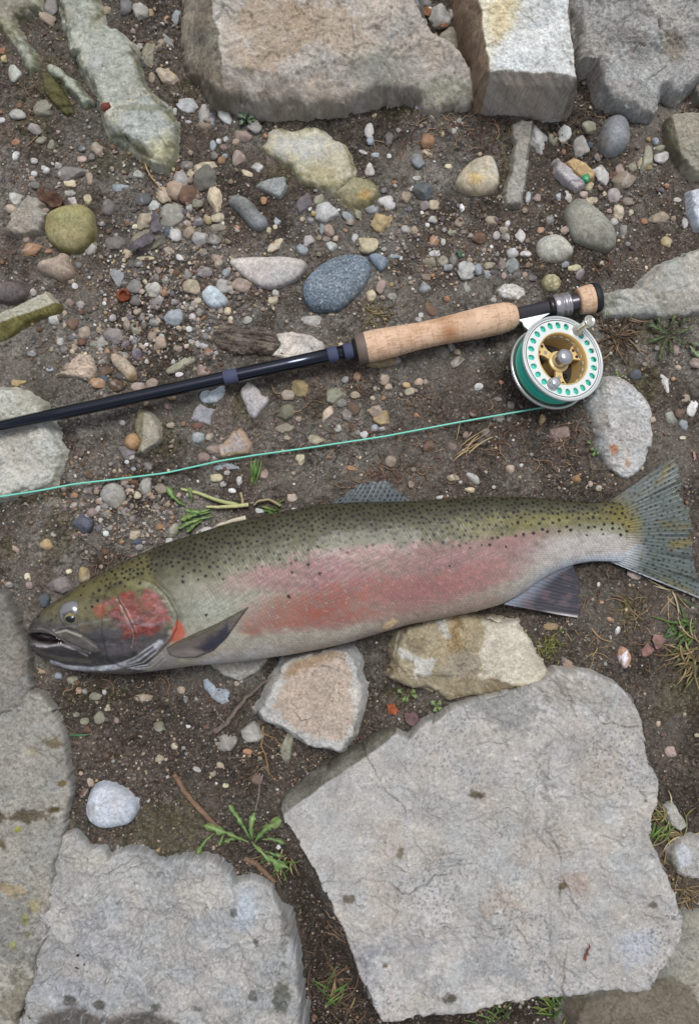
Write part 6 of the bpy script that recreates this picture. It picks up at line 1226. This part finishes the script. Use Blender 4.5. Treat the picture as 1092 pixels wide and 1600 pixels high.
leaf_sheet("dead_leaf", [(58, 300), (66, 288), (72, 302), (84, 296), (98, 310), (94, 322), (80, 325), (70, 316), (60, 312)], 8, (92, 70, 58), "dark brown crumpled leaf above the olive cobble", "leaf", 5, mat='dry', seed=9)
leaf_sheet("dead_leaf", [(604, 1098), (616, 1100), (624, 1112), (618, 1120), (606, 1116)], 8, (150, 84, 58), "rusty red dead leaf between the ochre rock and the broad slab", "leaf", 3, mat='dry', seed=12)
leaf_sheet("dead_leaf", [(630, 1115), (648, 1112), (656, 1124), (644, 1136), (632, 1128)], 6, (108, 86, 88), "dusky purple leaf scrap above the notch of the broad slab", "leaf", 3, mat='dry', seed=14)
leaf_sheet("dead_leaf", [(1000, 1016), (1010, 1004), (1022, 1012), (1020, 1022), (1004, 1028)], 7, (136, 104, 98), "pinkish dry leaf scrap in bare soil, lower of two below the tail", "leaf", 2, mat='dry', seed=17)
leaf_sheet("dead_leaf", [(1016, 1000), (1020, 990), (1034, 992), (1040, 1000), (1032, 1014), (1024, 1016)], 7, (142, 112, 108), "pinkish dry leaf scrap in bare soil, upper of two below the tail", "leaf", 2, mat='dry', seed=19)
leaf_sheet("dead_leaf", [(684, 34), (692, 30), (702, 36), (700, 42), (688, 42)], 12, (122, 84, 64), "small brown leaf on the white pebble left of the cream block", "leaf", 2, mat='dry', seed=23)
leaf_sheet("dead_leaf", [(658, 12), (668, 8), (676, 14), (672, 24), (662, 24)], 8, (140, 100, 72), "tan leaf scrap beside the large boulder's right shoulder", "leaf", 2, mat='dry', seed=27)
leaf_sheet("dead_leaf", [(1080, 706), (1084, 704), (1088, 714), (1086, 722), (1082, 720), (1083, 712)], 5, (186, 140, 128), "pale pink curled leaf sliver right of the tail tip", "leaf", 2, mat='dry', seed=29)
leaf_sheet("green_scrap", [(712, 393), (716, 390), (722, 394), (724, 402), (718, 404)], 5, (44, 98, 66), "dark green leaf scrap among pebbles below the smooth cream stone", "leaf", 2, seed=31)
leaf_sheet("seed_husk", [(911, 1500), (916, 1485), (921, 1473), (923, 1475), (920, 1490), (914, 1503)], 52, (120, 72, 58), "thin reddish seed husk lying on the broad slab", "seed husk", 1, mat='dry', seed=33)
def nutshell():
    prof = [(0, 3), (2, 8), (5, 10.5), (9, 10), (10.5, 8), (9, 6.5), (6, 5.5), (4, 3), (3.6, 0.2)]
    x, y = wxy(192, 460, 8); V, F = lathe(prof, 28, (float(x), float(y), float(ground_z(np.array([float(x)]), np.array([float(y)]))[0]) + 2), (0.15, -0.2, 1))
    V = V + np.c_[fbm(V[:, 0] / 4, V[:, 1] / 4, 3, 1), fbm(V[:, 0] / 4, V[:, 1] / 4, 3, 2), fbm(V[:, 0] / 4, V[:, 1] / 4, 3, 3)] * 1.2
    c = lin((124, 70, 48)) * (1 + 0.35 * fbm(V[:, 0] / 3, V[:, 1] / 3, 3, 7))[:, None]
    tag(mesh("nut_shell", V, F, c, M['dry']), "rusty orange hollow nut shell at the left of the gravel heap", "nut shell")
    V, F = pebble_shape(8, 6, 5, 'r', 20, np.random.default_rng(3), 3); x, y = wxy(166, 167, 24); V = V * (1 + 0.2 * vn(V[:, 0] / 2, V[:, 1] / 2, 3))[:, None] + (float(x), float(y), 24)
    tag(mesh("red_berry", V, F, lin((116, 66, 56)) * (1 + 0.3 * vn(V[:, 0] / 2, V[:, 1] / 2, 5))[:, None], M['dry']), "shrivelled red berry on the edge of the long mossy stone", "berry")
    V, F = pebble_shape(7.5, 6.5, 5, 'a', 20, np.random.default_rng(8), 3); x, y = wxy(915, 278, 12)
    tag(mesh("glass_pebble", V + (float(x), float(y), 12), F, lin((58, 148, 104)), M['glass']), "frosted green glass pebble lying on the flat tan chip", "glass")
nutshell()

def blade(mx, p0, p1, p2, z0, zm, z2, w, col, n=9):
    """one curved strip of leaf; p0 root, p1 middle, p2 tip"""
    t = np.linspace(0, 1, n); B = lambda a, b, c: (1 - t) ** 2 * a + 2 * t * (1 - t) * b + t * t * c
    px, py, z = B(p0[0], p1[0], p2[0]), B(p0[1], p1[1], p2[1]), B(z0, zm, z2); x, y = wxy(px, py, z); z = z + float(ground_z(np.array([x[0]]), np.array([y[0]]))[0])
    tx, ty = np.gradient(x), np.gradient(y); L = np.hypot(tx, ty) + 1e-6; nx, ny = -ty / L, tx / L
    ww = w * np.sin(np.pi * np.clip(0.12 + 0.88 * t, 0, 1)) ** 0.7 * 0.5 + 0.12
    V = np.r_[np.c_[x + nx * ww, y + ny * ww, z + 0.25 * ww], np.c_[x, y, z - 0.4 * ww], np.c_[x - nx * ww, y - ny * ww, z + 0.25 * ww], np.c_[x, y, z - 0.4 * ww - 0.5]]
    i = np.arange(n - 1); f = lambda a, b: np.stack([a * n + i, a * n + i + 1, b * n + i + 1, b * n + i], -1)
    F = np.r_[f(0, 1), f(1, 2), f(2, 3), f(3, 0)]
    c = lin(col) * (1 + 0.18 * np.sin(t * 9 + p0[0]))[None, :, None].repeat(4, 0).reshape(-1, 1)
    mx.add(V, F, c)
def tuft(name, x, y, n, ln, cols, w, label, cat="grass", dirs=(0, 360), curl=0.5, zt=22, spread=8, seed=1, dry=False):
    rg = random.Random(seed); mx = Mix()
    for _ in range(n):
        a = math.radians(rg.uniform(*dirs)); L = ln * rg.uniform(0.45, 1.1); bx, by = x + rg.gauss(0, spread), y + rg.gauss(0, spread)
        k = curl * rg.uniform(-1, 1) * L; mxp, myp = bx + L * 0.5 * math.cos(a) - k * math.sin(a) * 0.6, by - L * 0.5 * math.sin(a) - k * math.cos(a) * 0.6
        z2 = rg.uniform(1, zt * 0.6)
        blade(mx, (bx, by), (mxp, myp), (bx + L * math.cos(a), by - L * math.sin(a)), 0, rg.uniform(0.4, 1.0) * zt, z2, w * rg.uniform(0.6, 1.2), rg.choice(cols))
    o = mx.obj(name, M['dry' if dry else 'leaf']); return tag(o, label, cat)
DG = [(92, 120, 62), (110, 136, 72), (78, 104, 54)]; DRY = [(178, 158, 116), (150, 132, 96), (128, 112, 78), (194, 176, 138)]; MX = DRY + [(118, 128, 70), (134, 138, 84)]
tuft("grass_tuft", 1084, 1025, 46, 50, [(150, 132, 98), (128, 112, 80), (108, 96, 68), (168, 150, 116), (104, 110, 68)], 2.4, "straw coloured dry grass tuft with green blades at the right edge below the tail", dirs=(90, 300), curl=0.6, zt=26, spread=15, seed=2, dry=True)
tuft("grass_tuft", 1080, 985, 16, 50, DG, 3.4, "fresh green grass blades above the straw coloured tuft at the right edge", dirs=(100, 260), curl=0.3, zt=24, spread=12, seed=3)
tuft("grass_tuft", 880, 1596, 60, 36, DG + [(140, 146, 84)], 2.8, "green grass clump at the bottom edge under the middle of the broad slab", dirs=(20, 180), curl=0.3, zt=24, spread=16, seed=5)
tuft("grass_tuft", 785, 1598, 26, 34, DG, 2.6, "thin green grass at the bottom edge left of the green clump", dirs=(30, 170), curl=0.3, zt=20, spread=14, seed=7)
tuft("grass_tuft", 1040, 1300, 46, 50, MX, 2.0, "matted dry grass around the whitish stone at the right edge", dirs=(0, 360), curl=0.7, zt=14, spread=18, seed=8, dry=True)
tuft("grass_tuft", 1064, 1385, 60, 46, [(120, 104, 80), (96, 82, 62), (150, 132, 100)], 1.8, "brown flattened grass litter below the whitish stone at the right edge", dirs=(0, 360), curl=0.5, zt=10, spread=18, seed=9, dry=True)
tuft("grass_tuft", 1030, 1310, 9, 40, DG, 3.0, "few green blades beside the broad slab's right rim", dirs=(20, 100), curl=0.4, zt=20, spread=10, seed=10)
tuft("grass_tuft", 590, 490, 38, 24, [(138, 124, 92), (116, 108, 76), (96, 92, 64)], 1.7, "small withered tuft below the speckled blue grey cobble", dirs=(0, 360), curl=0.7, zt=9, spread=9, seed=11, dry=True)
tuft("grass_tuft", 968, 522, 90, 44, [(120, 100, 80), (92, 78, 64), (140, 122, 98), (76, 64, 54)], 1.7, "tangle of dry brown roots right of the reel", "dry roots", dirs=(0, 360), curl=0.8, zt=14, spread=14, seed=12, dry=True)
tuft("grass_tuft", 985, 958, 34, 34, [(140, 124, 92), (112, 104, 70), (98, 90, 62)], 1.6, "small withered tuft in bare soil between tail and anal fin", dirs=(0, 360), curl=0.7, zt=11, spread=9, seed=13, dry=True)
tuft("grass_tuft", 397, 752, 14, 40, DG, 3.0, "upright green grass sprout crossing the green line", dirs=(75, 105), curl=0.12, zt=16, spread=3, seed=14)
tuft("grass_tuft", 435, 800, 12, 28, DG, 4.0, "little green sprout beside the fish's back left of the dorsal fin", dirs=(0, 180), curl=0.3, zt=12, spread=6, seed=15)
tuft("grass_tuft", 520, 1585, 16, 46, DG + DRY, 3.0, "sparse green and straw blades in the dark gap between the bottom slabs", dirs=(30, 150), curl=0.3, zt=20, spread=9, seed=16)
tuft("grass_tuft", 530, 1560, 60, 60, [(110, 90, 72), (84, 70, 58), (132, 104, 78)], 1.5, "brown root litter in the dark gap between the bottom slabs", "dry roots", dirs=(0, 360), curl=0.5, zt=10, spread=26, seed=17, dry=True)
tuft("grass_tuft", 720, 705, 9, 62, [(190, 168, 130), (172, 150, 112)], 1.8, "pale dry stems arching over bare soil above the fish's back", "dry stems", dirs=(20, 80), curl=0.5, zt=16, spread=9, seed=18, dry=True)
tuft("grass_tuft", 1052, 925, 8, 60, [(190, 174, 146), (170, 150, 116)], 2.0, "pale straws lying under the lower tail lobe", "dry stems", dirs=(150, 330), curl=0.3, zt=10, spread=6, seed=19, dry=True)
tuft("grass_tuft", 920, 1010, 10, 46, [(168, 142, 106), (146, 120, 90)], 1.6, "curly tan rootlets in bare soil right of the ochre rock", "dry roots", dirs=(0, 360), curl=1.0, zt=8, spread=14, seed=20, dry=True)
tuft("grass_tuft", 103, 1150, 1, 44, [(74, 116, 78)], 3.6, "single green blade beside the lichen spotted boulder", "grass", dirs=(0, 12), curl=0.1, zt=10, spread=1, seed=21)
tuft("moss_sprig", 858, 1008, 46, 15, [(112, 114, 58), (92, 98, 50), (134, 130, 76)], 2.2, "yellow green moss sprig between the ochre rock and the anal fin", "moss", dirs=(0, 360), curl=0.5, zt=9, spread=10, seed=22)

def weed(name, cx, cy, leaves, label, cat="weed", col=(84, 116, 60), rib=(140, 160, 104)):
    """leaves: (x0,y0,x1,y1,width,lobes,rise[,colour])"""
    x0, y0 = (float(v) for v in wxy(cx, cy, 0))
    e = empty(name, x0, y0, 0, label, cat)
    for k, lf in enumerate(leaves):
        a = np.array(lf[0:2], float); b = np.array(lf[2:4], float); w, lobes, rise = lf[4:7]; cc = lf[7] if len(lf) > 7 else col
        n = 34; t = np.linspace(0, 1, n); dv = b - a; L = np.hypot(*dv); side = np.array([-dv[1], dv[0]]) / L
        bow = 0.10 * L * math.sin(k * 2.1 + cx)
        px = a[0] + dv[0] * t + side[0] * bow * np.sin(np.pi * t); py = a[1] + dv[1] * t + side[1] * bow * np.sin(np.pi * t)
        z = 3 + rise * np.sin(np.pi * np.clip(t * 0.8, 0, 1)) + 2
        env = w * 0.5 * np.clip(0.12 + 1.2 * t ** 1.2, 0, 1) * np.sqrt(np.clip(1 - ((t - 0.72) / 0.285).clip(0, 1) ** 2, 0, 1))
        saw = 1.0 if not lobes else (0.28 + 0.72 * np.abs(((t * lobes + 0.15 + 0.12 * math.sin(k * 3.3)) % 1.0)) ** 0.9) * (0.8 + 0.3 * vn(t * 6 + k * 7, t * 0, k))
        hw = env * saw * 0.72 + 0.9
        x, y = wxy(px, py, z); tx, ty = np.gradient(x), np.gradient(y); l = np.hypot(tx, ty) + 1e-6; nx, ny = -ty / l, tx / l
        g = float(ground_z(np.array([x0]), np.array([y0]))[0])
        rows = []; cs = []
        for s_, sh in ((1, 0.55), (0.55, 0.28), (0.07, 0.0), (-0.07, 0.0), (-0.55, 0.28), (-1, 0.55)):
            back = 0.25 * hw * abs(s_) * (1 if lobes else 0.3)
            wv = 1.6 * np.sin(t * 17 + s_ * 3 + k) * abs(s_)
            rows.append(np.c_[x + nx * hw * s_ - tx / l * back, y + ny * hw * s_ - ty / l * back, z + g + sh * hw * 0.5 + wv])
            c0 = lin(rib) if abs(s_) < 0.2 else lin(cc); c1 = np.tile(c0, (n, 1)) * (0.85 + 0.3 * vn(t * 9, t * 0 + s_ * 3, k + 3))[:, None]; br = (sm(0.2, 0.8, vn(t * 5, t * 0 + s_ * 2, k + 9)) * abs(s_) * 0.6)[:, None]; cs.append(c1 * (1 - br) + lin((132, 118, 70)) * br)
        V = np.concatenate(rows); m = len(V); c = np.concatenate(cs)
        V2 = V - (0, 0, 0.6)
        F = grid_faces(6, n); ed = np.r_[np.arange(n), np.arange(1, 6) * n + n - 1, 5 * n + np.arange(n - 2, -1, -1), np.arange(4, 0, -1) * n]; e2 = np.roll(ed, -1)
        side_f = np.stack([ed, e2, e2 + m, ed + m], -1)
        mesh("leaf", np.r_[V, V2] - (x0, y0, 0), np.r_[F, F[:, ::-1] + m, side_f], np.r_[c, c], M['leaf'], e)
    return e
weed("dandelion", 396, 1325, [(388, 1316, 318, 1289, 22, 4, 14, (100, 126, 66)), (335, 1302, 308, 1336, 14, 3, 8), (395, 1312, 398, 1270, 30, 2, 16, (96, 128, 70)), (392, 1312, 358, 1258, 18, 5, 12), (396, 1318, 450, 1356, 30, 3, 16, (104, 140, 72)), (398, 1316, 440, 1282, 30, 3, 14, (92, 128, 66)), (352, 1300, 342, 1322, 12, 3, 6), (425, 1340, 436, 1362, 12, 2, 7), (410, 1312, 445, 1318, 9, 0, 8, (86, 112, 66)), (414, 1330, 442, 1338, 8, 0, 7, (86, 112, 66)), (378, 1310, 350, 1316, 14, 3, 8)],
     "green dandelion rosette growing in the gap between the bottom slabs", "dandelion")
tuft("grass_tuft", 440, 1345, 22, 42, DRY + DG, 1.8, "straw and green blades beside the dandelion along the broad slab", dirs=(180, 360), curl=0.6, zt=14, spread=10, seed=30, dry=True)
weed("weed", 300, 800, [(290, 790, 262, 760, 16, 3, 8), (330, 800, 282, 812, 18, 5, 8), (335, 806, 278, 826, 16, 5, 8, (84, 124, 62)), (330, 795, 290, 796, 14, 5, 8), (318, 812, 292, 832, 14, 4, 6), (300, 785, 296, 762, 12, 3, 8)], "feathery green weed at the foot of the pale stems behind the fish's head", "weed", (92, 130, 62))
def stems():
    mx = Mix()
    for P, r, col in (([(283, 764, 8), (310, 770, 10), (340, 782, 12), (372, 789, 9)], (2.2, 3.4), (172, 178, 122)), ([(322, 792, 8), (350, 792, 12), (389, 789, 9)], (2.0, 3.6), (190, 186, 136)), ([(338, 822, 8), (358, 815, 10), (384, 809, 10)], (1.8, 4.4), (206, 196, 172)), ([(396, 790, 6), (404, 782, 12), (420, 780, 13), (438, 790, 8)], (1.6, 2.6), (158, 146, 112)), ([(376, 770, 5), (379, 780, 6), (378, 790, 5)], (2.2, 2.2), (160, 148, 118))):
        A = wob(P, 24, 0.6, 7); x, y = wxy(A[:, 0], A[:, 1], A[:, 2]); V, F = tube(np.c_[x, y, A[:, 2] + ground_z(x, y)], np.linspace(*r, 24), 8); mx.add(V, F, lin(col) * (1 + 0.15 * vn(V[:, 0] / 4, V[:, 1] / 4, 3))[:, None])
    tag(mx.obj("plant_stems", M['leaf']), "broken pale green stalks lying above the fish's head, below the green line", "plant stems", kind=None)
stems()
weed("weed", 1040, 520, [(1044, 520, 1014, 506, 12, 4, 8), (1048, 516, 1056, 490, 11, 4, 10), (1048, 518, 1078, 512, 11, 4, 8), (1040, 524, 1012, 534, 10, 4, 7), (1046, 526, 1070, 538, 10, 4, 7), (1042, 530, 1032, 562, 11, 3, 7), (1046, 532, 1050, 552, 8, 3, 6), (1036, 512, 1028, 494, 8, 3, 8), (1060, 508, 1070, 496, 8, 3, 8)], "dark green ragged weed below the flat pale slab at the right edge", "weed", (64, 84, 50), (96, 112, 76))
weed("weed", 1082, 545, [(1078, 540, 1096, 556, 12, 2, 8), (1080, 535, 1098, 540, 10, 2, 8)], "greyish leaf at the right edge beyond the ragged weed", "weed", (140, 156, 126))
weed("weed", 1018, 478, [(1016, 485, 1024, 468, 8, 2, 10), (1014, 486, 1006, 476, 7, 2, 8), (1018, 486, 1028, 478, 7, 2, 8)], "tiny dark sprig on the edge of the flat pale slab", "weed", (66, 84, 54))
weed("weed", 385, 187, [(385, 187, 372, 178, 9, 0, 8), (385, 187, 384, 172, 9, 0, 8), (385, 187, 398, 178, 9, 0, 8), (385, 187, 374, 193, 8, 0, 6), (385, 187, 394, 192, 8, 0, 6), (385, 187, 400, 186, 8, 0, 6), (385, 187, 380, 180, 7, 0, 10)], "small bluish green rosette at the foot of the largest boulder", "weed", (104, 124, 100), (128, 146, 120))
weed("weed", 682, 1104, [(682, 1104, 674, 1096, 9, 0, 7), (682, 1104, 690, 1098, 9, 0, 7), (682, 1105, 680, 1113, 8, 0, 5), (682, 1105, 690, 1110, 7, 0, 5)], "tiny round leaved seedling against the ochre rock's lower edge", "weed", (128, 146, 104))
weed("weed", 640, 1085, [(630, 1084, 622, 1078, 8, 0, 7), (640, 1084, 648, 1078, 10, 0, 7), (642, 1086, 652, 1090, 8, 0, 6), (634, 1088, 628, 1096, 6, 0, 6), (638, 1088, 636, 1098, 6, 0, 6)], "small green seedling left of the round leaved one under the ochre rock", "weed", (112, 134, 80))
weed("weed", 930, 702, [(928, 704, 922, 700, 6, 0, 6), (930, 702, 938, 696, 7, 0, 7), (928, 706, 924, 712, 6, 0, 5), (932, 704, 934, 710, 6, 0, 5), (922, 694, 916, 690, 5, 0, 5)], "tiny bright sprout at the left foot of the faceted stone by the reel", "weed", (112, 142, 84))
weed("weed", 945, 470, [(948, 475, 938, 462, 7, 2, 10), (950, 474, 956, 460, 7, 2, 10), (950, 480, 948, 496, 7, 2, 8), (956, 478, 966, 474, 6, 2, 8)], "small weed sprig beside the black butt cap", "weed", (88, 108, 62))
weed("weed", 925, 540, [(925, 560, 935, 548, 8, 2, 8), (970, 590, 962, 580, 8, 2, 8), (966, 592, 976, 586, 7, 2, 7)], "few small green leaves between the reel and the ragged weed", "weed", (92, 116, 68))

# fine rootlets everywhere in the soil
def rootlets():
    rg = np.random.default_rng(77); mx = Mix()
    areas = [(50, 180, 60, 60, 26), (40, 400, 40, 60, 8), (790, 205, 90, 22, 60), (730, 190, 60, 20, 30), (660, 215, 60, 40, 22), (930, 140, 30, 50, 36), (1060, 165, 40, 18, 14), (560, 620, 120, 60, 40), (760, 690, 140, 50, 70), (600, 740, 70, 25, 46), (880, 700, 70, 60, 36), (540, 690, 60, 50, 30), (170, 870, 60, 20, 20), (940, 930, 80, 60, 36), (1000, 1000, 60, 80, 30), (420, 1190, 60, 60, 30), (200, 1070, 60, 30, 12), (540, 1450, 40, 70, 46), (330, 50, 30, 60, 8), (270, 150, 40, 60, 16), (860, 500, 120, 60, 12), (950, 420, 60, 40, 12), (250, 260, 60, 50, 14), (480, 640, 60, 40, 16)]
    pal = [(150, 120, 98), (128, 100, 84), (108, 82, 72), (172, 146, 118), (92, 72, 64)]
    for (ax, ay, rx, ry, n) in areas:
        for _ in range(n):
            m = 13; L = rg.uniform(14, 46); a = rg.uniform(0, 6.28); st = L / m
            da = np.cumsum(rg.normal(0, 0.42, m)); ang = a + da
            px = ax + rg.normal(0, rx * 0.55) + np.cumsum(np.cos(ang)) * st; py = ay + rg.normal(0, ry * 0.55) + np.cumsum(np.sin(ang)) * st
            x, y = wxy(px, py, 2); z = ground_z(x, y) + 2.2 + 2.2 * np.sin(np.linspace(0, math.pi, m)) * rg.random()
            V, F = tube(np.c_[x, y, z], np.linspace(0.75, 0.4, m) * rg.uniform(0.7, 1.2), 4); mx.add(V, F, lin(pal[rg.integers(0, 5)]) * rg.uniform(0.7, 1.1))
    o = mx.obj("rootlets", M['dry']); o["label"] = "fine rootlets threading the soil surface"; tag(o, kind="stuff")
rootlets()
